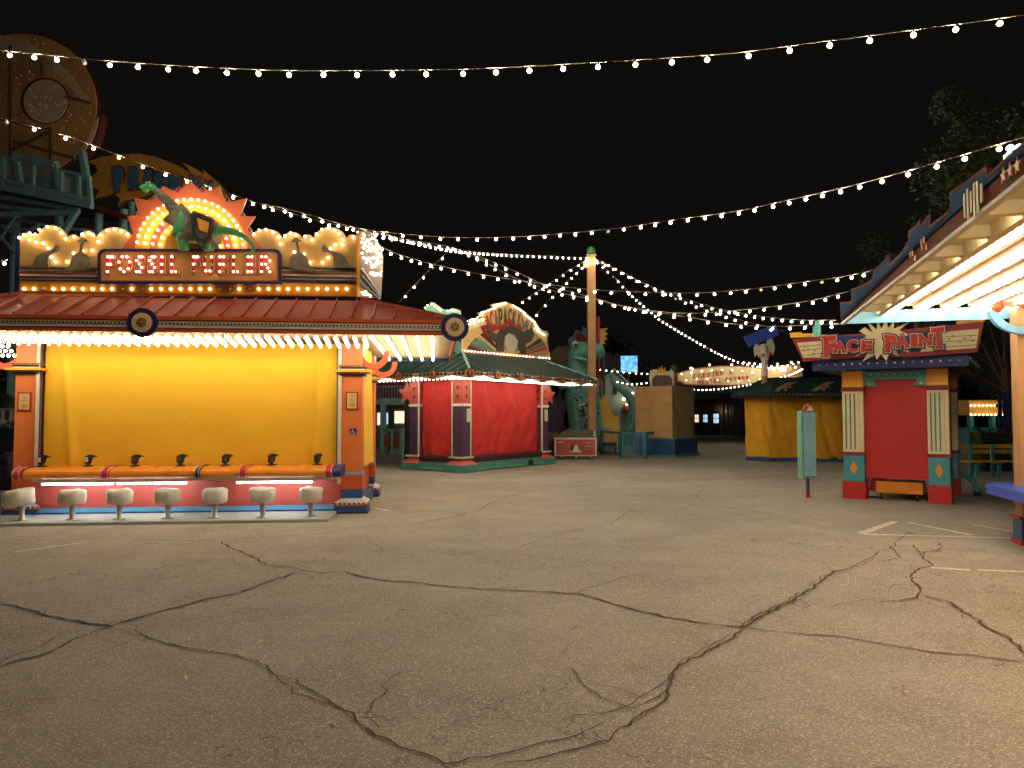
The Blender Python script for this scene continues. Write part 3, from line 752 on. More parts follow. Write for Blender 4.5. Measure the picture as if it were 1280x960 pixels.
x0, z0 = ap(CXp, CYp, .1); ppx = (A.F(CXp+10, CYp, YF-.1)[0]-x0)/10
for k, (r, mt) in enumerate(((70.5, 'amber'), (61, 'yellow'), (51.5, 'orange_red'), (42, 'yellow'), (33, 'amber'))):
    rr = r*ppx; pol = [(x0+rr*math.cos(math.pi*i/36), z0-.02+rr*.965*math.sin(math.pi*i/36)) for i in range(37)]
    MB().prism(pol, YF-.10-.012*k, YF-.09, mt, 'amber').build('sun_arc', sun)
for rp_, nb in ((66, 22), (56.5, 18), (47, 14), (37.5, 11)):
    for i in range(nb+1):
        a = math.pi*(.03+.94*i/nb); rr = rp_*ppx
        bulb(sun, (x0+rr*math.cos(a), YF-.165, z0+rr*.965*math.sin(a)), .028)
# sign panel with lit letters
ds = .16
sg = [(123,355.5),(123,318),(126,313.5),(131,311.5),(344,311.5),(349,313.5),(352,318),(352,355.5)]
sp = MB().prism([ap(u, v, ds) for u, v in sg], YF-ds-.03, YF-.12, 'navy').build('sign_panel', KA)
sg2 = [(127,352.5),(127,319),(130,315.8),(133,315),(342,315),(345.5,316),(348.5,319),(348.5,352.5)]
MB().prism([ap(u, v, ds) for u, v in sg2], YF-ds-.038, YF-ds-.031, 'red_wall').build('sign_inset', sp)
sg3 = [(128.5,351),(128.5,319.5),(131,317.2),(134,316.5),(341,316.5),(344.5,317.5),(347,320),(347,351)]
MB().prism([ap(u, v, ds) for u, v in sg3], YF-ds-.044, YF-ds-.039, 'tan_panel').build('sign_face', sp)
DOT = {'F': [(0,2),(.5,2),(1,2),(0,1),(.6,1),(0,0)], 'O': [(.3,2),(.75,2),(1,1.35),(.9,.4),(.5,0),(.15,.35),(0,1.3)], 'S': [(.9,2),(.45,2),(.05,1.5),(.5,1.05),(.95,.55),(.55,0),(.05,0)],
       'I': [(.5,2),(.5,1),(.5,0)], 'L': [(0,2),(0,1),(0,0),(.8,0)], 'U': [(0,2),(1,2),(0,1),(1,1),(.2,.1),(.8,.1)], 'E': [(0,2),(.75,2),(0,1),(.7,1),(0,0),(.75,0)], 'R': [(0,2),(.5,2),(.95,1.5),(.5,1),(0,1),(.75,.5),(0,0),(1,0)]}
yl = YF-ds-.046
for ch, u0, u1 in (('F',133,145),('O',147,166),('S',169,182),('S',185,198),('I',200,207),('L',213,225),('F',240,251),('U',254,268),('E',273,285),('L',290,302),('E',308,320),('R',325,341)):
    a = A.F(u0, 331, yl); b = A.F(u1, 331, yl); z1 = A.F((u0+u1)/2, 319.5, yl)[1]; z0_ = A.F((u0+u1)/2, 342.5, yl)[1]
    m = MB(); w = b[0]-a[0]; h = z1-z0_; cx, cz = (a[0]+b[0])/2, (z0_+z1)/2
    put_glyph(m, ch, cx, cz, w+.035, h+.035, yl-.008, .016, 'orange_red', .06)
    put_glyph(m, ch, cx, cz, w+.012, h+.012, yl-.015, .02, 'cream', .05)
    put_glyph(m, ch, cx, cz, w-.012, h-.012, yl-.020, .024, 'red', .035)
    lt = m.build('letter', sp)
    for k, (dx, dz) in enumerate(DOT[ch]):
        dead = (ch == 'F' and u0 > 200 and k in (4, 5)) or (ch == 'U' and k in (0, 3)) or (ch == 'E' and u0 < 280 and k == 5)
        bulb(lt, (cx-w/2+.035+(w-.07)*dx, yl-.045, cz-h/2+.03+(h-.06)*dz/2), .023, 'dead' if dead else 'small')
# brontosaur figure standing on the sign panel
yd = YF-.36
D = lambda u, v, dy=0.0: (A.F(u, v, yd+dy)[0], yd+dy, A.F(u, v, yd+dy)[1])
dn = thing('dinosaur_figure', 'green and grey long-necked dinosaur figure standing on the fossil sign', 'statue', A.o, A.yaw)
def dp(u, v, r, dy=0.0, r2=None): return (*D(u, v, dy), r, r2 or r)
body = [dp(228,283,.13,0,.13), dp(240,287,.19,0,.2), dp(252,290,.19,0,.2), dp(262,291,.13), dp(272,288,.085), dp(284,288,.07), dp(296,291,.055), dp(307,297,.042), dp(315,304,.034), dp(318,311,.028), dp(312,318,.02), dp(303,320,.012),
        dp(228,298,.10,-.1), dp(229,308,.07,-.1), dp(228,314.5,.075,-.1), dp(229,298,.09,.12), dp(232,308,.07,.12), dp(232,314.5,.07,.12),
        dp(258,300,.085,-.1), dp(259,308,.06,-.1), dp(258,314.5,.065,-.1), dp(262,300,.08,.12), dp(264,308,.06,.12), dp(264,314.5,.06,.12)]
skin_obj('body', dn, body, [(0,1),(1,2),(2,3),(3,4),(4,5),(5,6),(6,7),(7,8),(8,9),(9,10),(10,11),(0,12),(12,13),(13,14),(0,15),(15,16),(16,17),(3,18),(18,19),(19,20),(3,21),(21,22),(22,23)], 'dino_green', 2, 1)
sh = [dp(225,273,.11), dp(231,279,.19), dp(239,286,.235), dp(249,289,.24), dp(258,290,.2), dp(265,289,.12)]
skin_obj('body_plating', dn, sh, [(0,1),(1,2),(2,3),(3,4),(4,5)], 'dino_grey', 2, 1)
nk = []
for i in range(15):
    t = i/14; u = 196+(226-196)*t+2*math.sin(t*3); v = 239.5+(275-239.5)*t-1.5*math.sin(t*math.pi); nk.append(D(u, v))
m = MB().tube(nk, [.035+.045*i/14 for i in range(15)], 'dark_grey', 10); m.build('neck', dn)
for i in range(14):
    a = Vector(nk[i]); b = Vector(nk[i+1]); t = (b-a).normalized()
    MB().tube([a+t*.0, a+t*.028], .062+.055*i/14, 'dino_grey', 8).build('neck_ring', dn)
hd = [dp(196,240,.06), dp(191,234,.064), dp(186,231,.075), dp(182,233.5,.065), dp(177.5,237,.058), dp(181,240,.036)]
skin_obj('head', dn, hd, [(0,1),(1,2),(2,3),(3,4),(3,5)], 'dino_green', 2, 0)
for u, dy in ((182.5, -.055), (186.5, -.06)):
    e = MB().ball(D(u, 228.5, dy), .022, 'white_trim', 2).build('eye', dn); q = D(u-.6, 228.8, dy-.017); MB().ball(q, .010, 'black', 2).build('pupil', e)
MB().tube([D(178, 238.5, -.05), D(181, 240, -.055), (D(184.5, 238, -.05))], .005, 'black', 5).build('mouth', dn)
sd = [(238,268),(243,264),(268,274),(268.5,277),(266,300),(257,307),(250,303),(243,297),(240,287),(241,276)]
s_ = MB().prism([A.F(u, v, yd-.2) for u, v in sd], yd-.24, yd+.24, 'dark_grey').build('engine_block', dn, bevel=.02)
fr_ = [(241,270),(247,268.5),(264,276),(263,296),(256,302),(247,299),(243,291)]
P = [A.F(u, v, yd-.26) for u, v in fr_]
m = MB()
for a, b in zip(P, P[1:]+P[:1]): m.bar((a[0], yd-.27, a[1]), (b[0], yd-.27, b[1]), .035, 'black', .05)
m.build('engine_rim', s_)
MB().prism([A.F(u, v, yd-.25) for u, v in ((246,271.5),(262,278),(259.5,291),(249.5,287.5))], yd-.265, yd-.245, 'amber').build('engine_plate', s_)
# the receding side of the facade crowded with bulbs
lx = xr1+.06
so = [(450,291),(455,288),(463,290),(469,294),(470,300),(476,308),(479,322),(478,345),(476,374),(450,371)]
sfp = [A.S(u, v, lx) for u, v in so]
sfc = MB().prismx(sfp, lx-.05, lx, 'shade_wall', 'amber').build('side_facade', KA)
rnd = random.Random(5); ys = [p[0] for p in sfp]; 
cnt = 0; taken = []
for rr_ in range(400):
    u = rnd.uniform(452, 477); v = rnd.uniform(291, 346)
    if v > 328 and u < 463: continue
    if u > 463 + (v-286)*.5: continue
    q = A.S(u, v, lx+.04)
    if any((q[0]-a)**2+(q[1]-b)**2 < .018 for a, b in taken): continue
    taken.append((q[0], q[1])); bulb(sfc, (lx+.04, q[0], q[1]), .026); cnt += 1
    if cnt > 62: break
for u, v in ((453, 366), (457, 365), (460, 368), (463, 370), (456, 368)):
    q = A.S(u, v, lx+.04); bulb(sfc, (lx+.04, q[0], q[1]), .03)
m = MB()
for k in range(3): a = A.S(452, 336+k*9, lx+.03); b = A.S(474, 368+k*3, lx+.03); m.bar((lx+.03, a[0], a[1]), (lx+.03, b[0], b[1]), .03, ('white_trim', 'navy', 'grey')[k])
m.build_each('side_moulding', sfc)
# slab under the stools
px0 = A.F(-60, 650, -.9)[0]; px1 = fx(411, 655, -1.0)
slab = MB().box(px0, px1, -1.02, -.04, 0.0, .05, 'concrete').build('concrete_step', None, 'low pale concrete step under the row of covered stools', bevel=.012)
slab.location = A.o; slab.rotation_euler = (0, 0, A.yaw); slab['category'] = 'step'
# stools
def make_stool(lab):
    t = thing('counter_stool', lab, 'stool', group='covered stools along the counter')
    m = MB().lathe([(.0, 0), (.085, 0), (.085, .012), (.04, .02), (.04, .3), (.0, .3)], 0, 0, 'steel', 16); m.build('pedestal', t)
    rn = random.Random(sum(map(ord, lab)))
    vs = []; N = 28; prof_ = [(.10, .225), (.165, .235), (.185, .26), (.188, .33), (.187, .40), (.178, .435), (.15, .452), (.06, .458), (0, .459)]
    sd_ = rn.uniform(0, 50)
    for r, z in prof_:
        for k in range(N):
            a = 2*math.pi*k/N; w = noise.noise(Vector((math.cos(a)*1.6+sd_, math.sin(a)*1.6, z*7)))*.030+noise.noise(Vector((math.cos(a)*5+sd_, math.sin(a)*5, z*16)))*.016
            rr = max(0, r+w*(r > .08)); vs.append((rr*math.cos(a), rr*math.sin(a), z+w*.4))
    m = MB().add(vs, [(i*N+k, i*N+(k+1)%N, (i+1)*N+(k+1)%N, (i+1)*N+k) for i in range(len(prof_)-1) for k in range(N)], 'vinyl_cover', True)
    m.build('seat_cover', t); return t
us = [27, 90, 149, 209.5, 268, 328, 388]
ords = ['leftmost stool, its crinkled grey cover tilted to one side', 'second stool from the left with a grey plastic cover', 'third stool from the left with a grey plastic cover', 'middle one of the seven grey-covered stools', 'third stool from the right with a grey plastic cover', 'second stool from the right, boxy grey cover', 'rightmost grey-covered stool, nearest the orange column']
for u, lb in zip(us, ords):
    st = make_stool(lb); q = A.H(u, 652, .05); p = A.o+A.ex*A.F(u, 645, -.72)[0]+A.ey*(-.72); st.location = (p.x, p.y, .05); st.rotation_euler = (0, 0, rnd.uniform(0, 6))
    if u == 27:
        for ch in st.children:
            if ch.name.startswith('seat_cover'): ch.rotation_euler = (0, R(-9) if True else 0, 0); ch.scale = (1.18, 1.1, 1.12); ch.location = (0, 0, -.04)
        st.rotation_euler = (0, 0, 0)
# water guns on the counter
gl = ['leftmost black water gun on the orange counter', 'second water gun from the left, white patch on its side', 'third black water gun from the left end', 'middle black water gun at the counter', 'third black water gun from the right', 'second black water gun from the right', 'rightmost black water gun beside the orange column']
for k, (u, lb) in enumerate(zip((54, 112, 170, 226.5, 283, 340, 397), gl)):
    p = A.o+A.ex*A.F(u, 583, -.1)[0]+A.ey*(-.14)
    t = thing('water_gun', lb, 'water gun', (p.x, p.y, .82), A.yaw+R(8+k*9.5), 'water guns along the counter')
    MB().lathe([(0, 0), (.075, 0), (.075, .015), (.03, .022), (.022, .06), (0, .06)], 0, 0, 'black', 14).build('swivel_base', t)
    pol = [(-.06, .045), (.035, .05), (.055, .075), (.055, .11), (.075, .15), (.105, .165), (.145, .158), (.145, .172), (.105, .185), (.06, .205), (-.01, .205), (-.06, .17)]
    pol = [(x*.88, .045+(z-.045)*.9) for x, z in pol]; MB().prism(pol, -.03, .03, 'black').build('gun_body', t, bevel=.006)
    MB().box(-.045, -.005, -.04, -.036, .075, .15, 'white_trim' if k in (0, 1) else 'dark_grey').build('gun_plate', t)
# ================================================================== green-roofed kiosk with red curtains, seen on its corner
gB = ground(578, 591); B = Fr(gB.x, gB.y, 55.0)
KB = frame_thing('game_kiosk', 'green-roofed game kiosk with red curtains and bulb-edged arched sign', 'kiosk', B)
LB, DB, ZB2 = 4.65, 2.0, 2.72                      # right face length, left face length, eave height
def colB(x, y, w=.36):
    o = MB().box(x-w/2, x+w/2, y-w/2, y+w/2, .45, 1.9, 'purple').box(x-w/2-.02, x+w/2+.02, y-w/2-.02, y+w/2+.02, 1.9, 1.98, 'white_trim').box(x-w/2, x+w/2, y-w/2, y+w/2, 1.98, ZB2, 'red_wall').build('column', KB, bevel=.01)
    m = MB().box(x-w/2-.08, x+w/2+.08, y-w/2-.08, y+w/2+.08, .40, .45, 'white_trim')
    V = [(x+sx*(w/2), y+sy*(w/2), .38) for sx, sy in ((-1,-1),(1,-1),(1,1),(-1,1))]+[(x+sx*(w/2+.16), y+sy*(w/2+.16), .22) for sx, sy in ((-1,-1),(1,-1),(1,1),(-1,1))]
    m.add(V, [(0, 4, 5, 1), (1, 5, 6, 2), (2, 6, 7, 3), (3, 7, 4, 0)], 'red_wall')
    m.box(x-w/2-.18, x+w/2+.18, y-w/2-.18, y+w/2+.18, 0, .22, 'teal'); m.build('column_base', o)
    for dz in (2.15, 2.4): MB().box(x-.04, x+.04, y-w/2-.012, y-w/2, dz, dz+.09, 'maroon').box(x-w/2-.012, x-w/2, y-.04, y+.04, dz, dz+.09, 'maroon').build('inlay', o)
    return o
colB(.2, .2); colB(LB-.2, .2); colB(.2, DB-.1); colB(LB-.2, DB+.6)
def sheet(col, x, z, w=.2, h=.42): pass
for x in (.30, LB-.16):
    s_ = MB().box(x-.09, x+.09, .0, .016, 1.45, 1.83, 'white_trim'); 
    for k in range(7): s_.box(x-.06, x+.05-.02*(k % 3), -.002, -.0005, 1.5+k*.043, 1.51+k*.043, 'red_wall')
    s_.build('notice', KB)
def cb(a, b):
    x = .42+(LB-.86)*a; z = .46+2.2*b; return (x, .17+fold(x, z, .14, 7)*(1.2-b*.7)+.012*math.sin(x*9+2*math.sin(z*3)), z)
cloth('curtain', KB, cb, 120, 40, 'red_cloth')
def cb2(a, b):
    y = .42+(DB-.74)*a; z = .46+2.2*b; return (.17+fold(y+3, z, .14, 8)*(1.2-b*.7), y, z)
cloth('curtain', KB, cb2, 60, 40, 'red_cloth')
for x in (.385, LB-.42): MB().box(x, x+.03, .0, .05, .45, ZB2, 'white_trim').build('curtain_rail', KB)
for y in (.385, DB-.31): MB().box(.0, .05, y, y+.03, .45, ZB2, 'white_trim').build('curtain_rail', KB)
MB().box(.35, LB-.05, .35, DB+.6, .02, ZB2, 'black').build('inner_wall', KB)
m = MB().box(.36, LB-.36, .0, .34, .26, .45, 'maroon').box(.36, LB-.36, -.03, .0, .40, .44, 'purple'); m.build('sill', KB)
m = MB().box(-.0, .34, .36, DB-.3, .26, .45, 'maroon').box(-.03, .0, .36, DB-.3, .40, .44, 'purple'); m.build('sill', KB)
m = MB().box(.38, LB-.38, -.06, .34, .0, .26, 'teal').box(.38, LB-.38, -.075, -.06, .07, .10, 'teal_pale'); m.build('plinth', KB)
m = MB().box(-.06, .34, .38, DB-.3, .0, .26, 'teal').box(-.075, -.06, .38, DB-.3, .07, .10, 'teal_pale'); m.build('plinth', KB)
m = MB().tube([(LB-1.55, -.04, .46), (LB-1.35, -.1, .47), (LB-1.28, -.12, .2)], .012, 'black', 6).box(LB-1.36, LB-1.2, -.16, -.08, .05, .2, 'black'); m.build('power_cord', KB)
# roof
ov = 1.2; bx0, bx1, by0, by1 = -ov, LB+ov, -ov, DB+.6+ov
rx0, rx1, ry0, ry1, RZ = .1, LB-.1, .1, DB+.5, 3.46
zb = ZB2+.12
tm = MB()
m = MB()
def tri_slope(a, b, cdn, ddn, name='roof_slope', n=20):
    m = MB().add([a, b, cdn, ddn], [(0, 1, 2, 3)], 'roof_green')
    a, b, cdn, ddn = map(Vector, (a, b, cdn, ddn))
    up = Vector((0, 0, .015))
    for i in range(1, n):
        t = i/n; p = a.lerp(b, t); L = (b-a).length
        # rib straight up the slope
        e = (b-a).normalized(); s0 = (ddn-a).dot(e); s1 = (cdn-a).dot(e); s = t*L
        f = s/s0 if s < s0 else ((L-s)/(L-s1) if s > s1 else 1.0)
        top = ddn+(cdn-ddn)*((min(max(s, s0), s1)-s0)/(s1-s0)); base_top = a+e*s
        nrm = (ddn-(a+e*s0)); m.bar(p+up, p+nrm*f+up, .03, 'teal_pale' if False else 'roof_green', .05)
    return m.build(name, KB)
P0 = (bx0, by0, zb); P1 = (bx1, by0, zb); P2 = (bx1, by1, zb); P3 = (bx0, by1, zb)
T0 = (rx0, ry0, RZ); T1 = (rx1, ry0, RZ); T2 = (rx1, ry1, RZ); T3 = (rx0, ry1, RZ)
tri_slope(P0, P1, T1, T0, n=26); tri_slope(P3, P0, T0, T3, n=16); tri_slope(P1, P2, T2, T1, n=12); tri_slope(P2, P3, T3, T2, n=4)
m = MB()
for a, b in ((P0, T0), (P1, T1), (P3, T3)): m.bar(Vector(a)+Vector((0, 0, .02)), Vector(b)+Vector((0, 0, .02)), .07, 'teal_pale')
m.build_each('hip_cap', KB)
MB().box(rx0+.02, rx1-.02, ry0+.02, ry1, RZ-.1, RZ-.004, 'roof_green').build('roof_deck', KB)
MB().box(bx0+.03, bx1-.03, by0+.03, by1-.03, ZB2+.06, ZB2+.08, 'cream_soffit').build('soffit', KB)
# ornamental edge: cream band with swags and rosettes
def edge(axis, p, a, b):
    m = MB(); L = b-a; n = max(3, round(L/1.15)); pts = []
    for i in range(n*12+1):
        t = i/12; ph = t % 1; zz = ZB2-.02-.075*abs(math.cos(math.pi*ph))**2.2
        pts.append((a+L*i/(n*12), zz))
    pol = [(a, ZB2+.115)]+pts+[(b, ZB2+.115)]
    if axis == 'x': m.prism(pol, p-.04, p, 'cream', 'maroon')
    else: m.prismx(pol, p-.04, p, 'cream', 'maroon')
    for q, o_ in ((ZB2+.10, .012), (ZB2+.02, .008)):
        (m.box(a, b, p-.04-o_, p-.04, q, q+.016, 'purple') if axis == 'x' else m.box(p-.04-o_, p-.04, a, b, q, q+.016, 'purple'))
    for i in range(n+1):
        cc = a+L*i/n
        for r, d, mt in ((.13, .02, 'purple'), (.11, .03, 'tan_panel'), (.06, .04, 'red_wall')):
            pl = [(cc+r*math.cos(2*math.pi*k/14), ZB2+.04+r*math.sin(2*math.pi*k/14)) for k in range(14)]
            (m.prism(pl, p-.05-d, p-.04, mt) if axis == 'x' else m.prismx(pl, p-.05-d, p-.04, mt))
        for s in (-1, 1):
            for j in (.19, .31, .45):
                pl = [(cc+s*j+.045*math.cos(2*math.pi*k/10), ZB2+.045+.045*math.sin(2*math.pi*k/10)) for k in range(10)]
                if a < cc+s*j < b: (m.prism(pl, p-.056, p-.04, 'maroon') if axis == 'x' else m.prismx(pl, p-.056, p-.04, 'maroon'))
    return m.build('eave_ornament', KB)
edge('x', by0, bx0, bx1); edge('y', bx0, by0, by1)
m2 = MB(); m2.box(-.02, .02, -.04, 6*.17, .03, .05, 'cream')
for i in range(6): m2.ball((0, i*.17, 0), .033, 'bulb_eave', 1)
sm = m2.mesh('light_strip')
x = bx0+.2
while x < bx1-.1: inst(sm, 'light_strip', KB, (x, by0+.12, ZB2-.03)); x += .155
y = by0+.25
while y < by1-.1: inst(sm, 'light_strip', KB, (bx0+.12, y, ZB2-.03), (0, 0, R(-90))); y += .155
# star shapes on the columns
def star(cx, cz, r, n=5, inner=.45, rot=math.pi/2):
    return [(cx+(r if i % 2 == 0 else r*inner)*math.cos(rot+math.pi*i/n), cz+(r if i % 2 == 0 else r*inner)*math.sin(rot+math.pi*i/n)) for i in range(2*n)]
MB().prism(star(LB+.22, 2.32, .36), .1, .14, 'red_wall', 'cream').build('star_bracket', KB)
MB().prismx(star(DB+.28, 2.32, .36), .1, .14, 'red_wall', 'cream').build('star_bracket', KB)
# arched sign
pl = 0.15
q = lambda u, v, d=0: B.F(u, v, pl-d)
outl = [(577,441),(577,416),(592,407),(588,402),(604,398),(598,391),(620,388),(614,381),(632,377),(650,385),(668,400),(673,407),(676,413),(684,414),(683,424),(689,450)]
sB = MB().prism([q(u, v) for u, v in outl], pl, pl+.06, 'notice_paper', 'teal_pale').build('arched_sign', KB)
m = MB()
cxp, cyp = 634, 448
for i, mt in enumerate(['teal_steel', 'tan_panel', 'red_wall', 'grey', 'maroon', 'peach', 'teal', 'grey', 'purple', 'red_wall', 'teal_steel']*2):
    a0 = math.pi*(i/22); a1 = math.pi*((i+.85)/22)
    rr = 54 if (i < 7 or i > 14) else 0
    if rr: m.prism([q(cxp+14*math.cos(a0), cyp-8*math.sin(a0), .01), q(cxp+rr*math.cos(a0)*.97, cyp-rr*.72*math.sin(a0)+ (cxp+rr*math.cos(a0)-580)*.0, .01), q(cxp+rr*math.cos(a1)*.97, cyp-rr*.72*math.sin(a1), .01)], pl-.02-.0006*i, pl-.001, mt)
m.build_each('painted_ray', sB)
for P4 in (((577,409),(603,400),(607,405),(577,415.5)), ((663,413),(669,408),(684,417),(681,428)), ((588,402),(604,397),(606,399),(590,405)), ((614,385),(632,378),(633,381),(616,388))):
    MB().prism([q(u, v) for u, v in P4], pl-.05, pl-.001, 'cream').build('cream_band', sB)
cr = [(609,417),(613,404),(620,407),(627,406),(636,397),(642,407),(649,405),(650,414),(644,412),(637,405),(634,405),(629,413),(620,412),(616,414)]
MB().prism([q(u, v) for u, v in cr], pl-.045, pl-.022, 'red').build('zigzag', sB)
hd_ = [(608,404),(611,414),(619,418),(625,411),(634,408),(645,410),(652,415),(658,412),(663,410),(666,418),(662,427),(655,430),(656,443),(650,443),(646,433),(644,425),(640,419),(634,417),(629,420),(627,428),(628,440),(619,439),(618,428),(611,424),(607,414)]
MB().prism([q(u, v) for u, v in hd_], pl-.07, pl-.04, 'dark_grey').build('horned_head', sB)
MB().prism([q(u, v) for u, v in ((630,420),(634,417),(640,419),(645,427),(642,437),(637,440),(632,437),(628,431))], pl-.085, pl-.06, 'white_trim').build('pale_face', sB)
txt = 'WHACAPACKYSAUR'; n = len(txt)
mt_ = ['red']*4+['grey']+['dark_grey']*5+['grey']*4
for i, ch in enumerate(txt):
    t = i/(n-1); a = math.pi*(1-(.14+.72*t)); uu = 634+33*math.cos(a); vv = 424-27*math.sin(a)
    P = q(uu, vv); m = MB(); put_glyph(m, ch, P[0], P[1], .20, .62, pl-.02, .02, mt_[i], .01, rot=(a-math.pi/2)*.55); m.build('letter', sB)
prs = []
for a, b, nn in (((577,404.5),(590,399),4),((585,405),(602,393),6),((601,391),(618,385),6),((618,382),(631,379),4),((641,382),(655,391),6),((655,393),(668,403),6),((668,405),(673,412),4),((671,413),(680,419),5),((577,408),(603,400),5)):
    for i in range(nn+1): prs.append((a[0]+(b[0]-a[0])*i/nn, a[1]+(b[1]-a[1])*i/nn))
for u, v in prs: P = q(u, v, .05); bulb(sB, (P[0], pl-.07, P[1]), .028)
for i in range(27):
    u = 581+i*4.05; v = 438.5+i*.37
    if i in (22,): continue
    P = q(u, v, .06); bulb(sB, (P[0], pl-.07, P[1]), .028)
MB().prism([q(577, 444), q(689, 452.5), q(689, 449.5), q(577, 441)], pl-.05, pl+.06, 'red_dark').build('sign_ledge', sB)
MB().prism([q(683, 452), q(690, 452), q(686, 416), q(681, 425)], pl+.065, pl+.4, 'purple').build('sign_return', sB)
# second sign over the other face
qs = lambda u, v: B.S(u, v, .12)
so2 = [(534,392),(531,386),(541,378),(552,386),(560,388),(566,385),(574,388),(577,410),(577,440),(520,448),(520,398)]
s2 = MB().prismx([qs(u, v) for u, v in so2], .12, .18, 'teal_pale', 'cream').build('arched_sign', KB)
for u, v in ((533,385),(536,382),(541,380),(545,383),(549,385.5),(552,388),(561,389),(566,388),(570,389)): P = qs(u, v); bulb(s2, (.06, P[0], P[1]), .03)

# ================================================================== face painting stand
gK = ground(1054, 622.5); K = Fr(gK.x, gK.y, -35.0)
KK = frame_thing('face_paint_stand', 'small red face paint stand with striped posts and zigzag lettered sign', 'stand', K)
xk = lambda u, v=560, ly=0: K.F(u, v, ly)[0]
kx = [xk(1054), xk(1080), xk(1160, 560), xk(1187, 560)]
def colK(x0, x1, y0, y1, flutes=True):
    o = MB().box(x0, x1, y0, y1, .34, .86, 'turquoise').build('post', KK, bevel=.005)
    MB().box(x0-.02, x1+.02, y0-.02, y1+.02, 0, .338, 'red').build('post_foot', o)
    MB().box(x0-.025, x1+.025, y0-.025, y1+.025, .862, .92, 'red_dark').box(x0-.025, x1+.025, y0-.025, y1+.025, 2.12, 2.20, 'red_dark').build_each('collar', o)
    MB().box(x0, x1, y0, y1, .922, 2.118, 'cream').build('shaft', o)
    w = x1-x0
    if flutes:
        f = MB()
        for k in range(3): a = x0+w*(.13+.21*k); f.box(a, a+w*.075, y0-.008, y0-.001, .97, 2.07, 'teal')
        f.box(x0+w*.80, x0+w*.815, y0-.006, y0-.001, .93, 2.11, 'tan_panel')
        f.build('stripe', o)
        cx = (x0+x1)/2; MB().prism([(cx, .47), (cx+.07, .61), (cx, .75), (cx-.07, .61)], y0-.012, y0-.002, 'amber').build('diamond', o)
    MB().box(x0, x1, y0, y1, 2.202, 2.52, 'amber').box(x0-.004, x1+.004, y0-.004, y0-.001, 2.22, 2.25, 'yellow').build('block', o)
    return o
colK(kx[0], kx[1], 0, .3); colK(kx[2], kx[3], 0, .3)
ky = 1.9
colK(kx[2]+.02, kx[3], ky, ky+.3, False); colK(kx[0], kx[1]-.02, ky, ky+.3, False)
MB().box(kx[1]+.002, kx[2]-.002, .10, .16, .42, 2.5, 'red').build('shutter', KK)
MB().box(kx[3]-.16, kx[3]-.10, .302, ky-.002, .42, 2.5, 'red').build('side_shutter', KK)
MB().box(kx[0]+.1, kx[0]+.16, .302, ky-.002, .42, 2.5, 'red').build('side_shutter', KK)
MB().box(kx[3]-.1, kx[3]-.04, .6, .95, .0, .42, 'turquoise').build('side_leg', KK)
hw = (kx[2]-kx[1])
pts = [(kx[1]+.002, 2.50), (kx[2]-.002, 2.50), (kx[2]-.002, 2.21), (kx[2]-.24, 2.21), (kx[2]-.14, 2.34), (kx[1]+.16, 2.34), (kx[1]+.26, 2.21), (kx[1]+.002, 2.21)]
tr = MB().prism(pts, .04, .07, 'teal').build('shaped_trim', KK)
for k in range(7): MB().disc(kx[1]+.14+(hw-.28)*k/6, 2.44, .02, .028, .04, 'yellow', 10).build('stud', tr)
for x in (kx[1]+.1, kx[2]-.1): MB().disc(x, 2.26, .022, .028, .04, 'yellow', 10).build('stud', tr)
# rolling orange box below the shutter
bxa, bxb = kx[1]+.17, kx[2]-.12
t = thing('storage_cart', 'low orange rolling box under the red shutter', 'cart', K.o, K.yaw)
MB().box(bxa, bxb, .18, .7, .13, .36, 'counter_orange').build('box', t, bevel=.01)
for x in (bxa+.1, bxb-.1):
    w = MB().prismx([(.2+.065*math.cos(2*math.pi*k/16), .068+.065*math.sin(2*math.pi*k/16)) for k in range(16)], x-.02, x+.02, 'black').prismx([(.2+.03*math.cos(2*math.pi*k/12), .068+.03*math.sin(2*math.pi*k/12)) for k in range(12)], x-.024, x+.024, 'steel').build('wheel', t)
m = MB().tube([(bxa-.2, .3, .05), (bxa-.15, .28, .25), (bxa-.1, .3, .4)], .015, 'white_trim', 6); m.tube([(bxa-.25, .3, .03), (bxa+.05, .25, .03)], .02, 'black', 6); m.build('cord', t)
# beam with white studs and roof
ba, bb = K.F(1015, 458, -.35)[0], K.F(1211, 450, -.35)[0]
bm_ = MB().box(ba, bb, -.35, -.29, 2.53, 2.74, 'navy').build('beam', KK, bevel=.006)
for k in range(17): MB().ball((ba+.14+(bb-ba-.28)*k/16, -.355, 2.64), .024, 'white_trim', 1).build('stud', bm_)
MB().box(ba+.03, bb-.03, -.288, ky+.6, 2.72, 2.80, 'dark_grey').build('roof', KK)
MB().box(ba+.05, bb-.05, -.28, ky+.55, 2.53, 2.60, 'black').build('ceiling', KK)
m = MB().bar((bb+.01, -.3, 2.68), (bb+.01, ky+.6, 2.68), .05, 'steel'); m.build('edge_trim', KK)
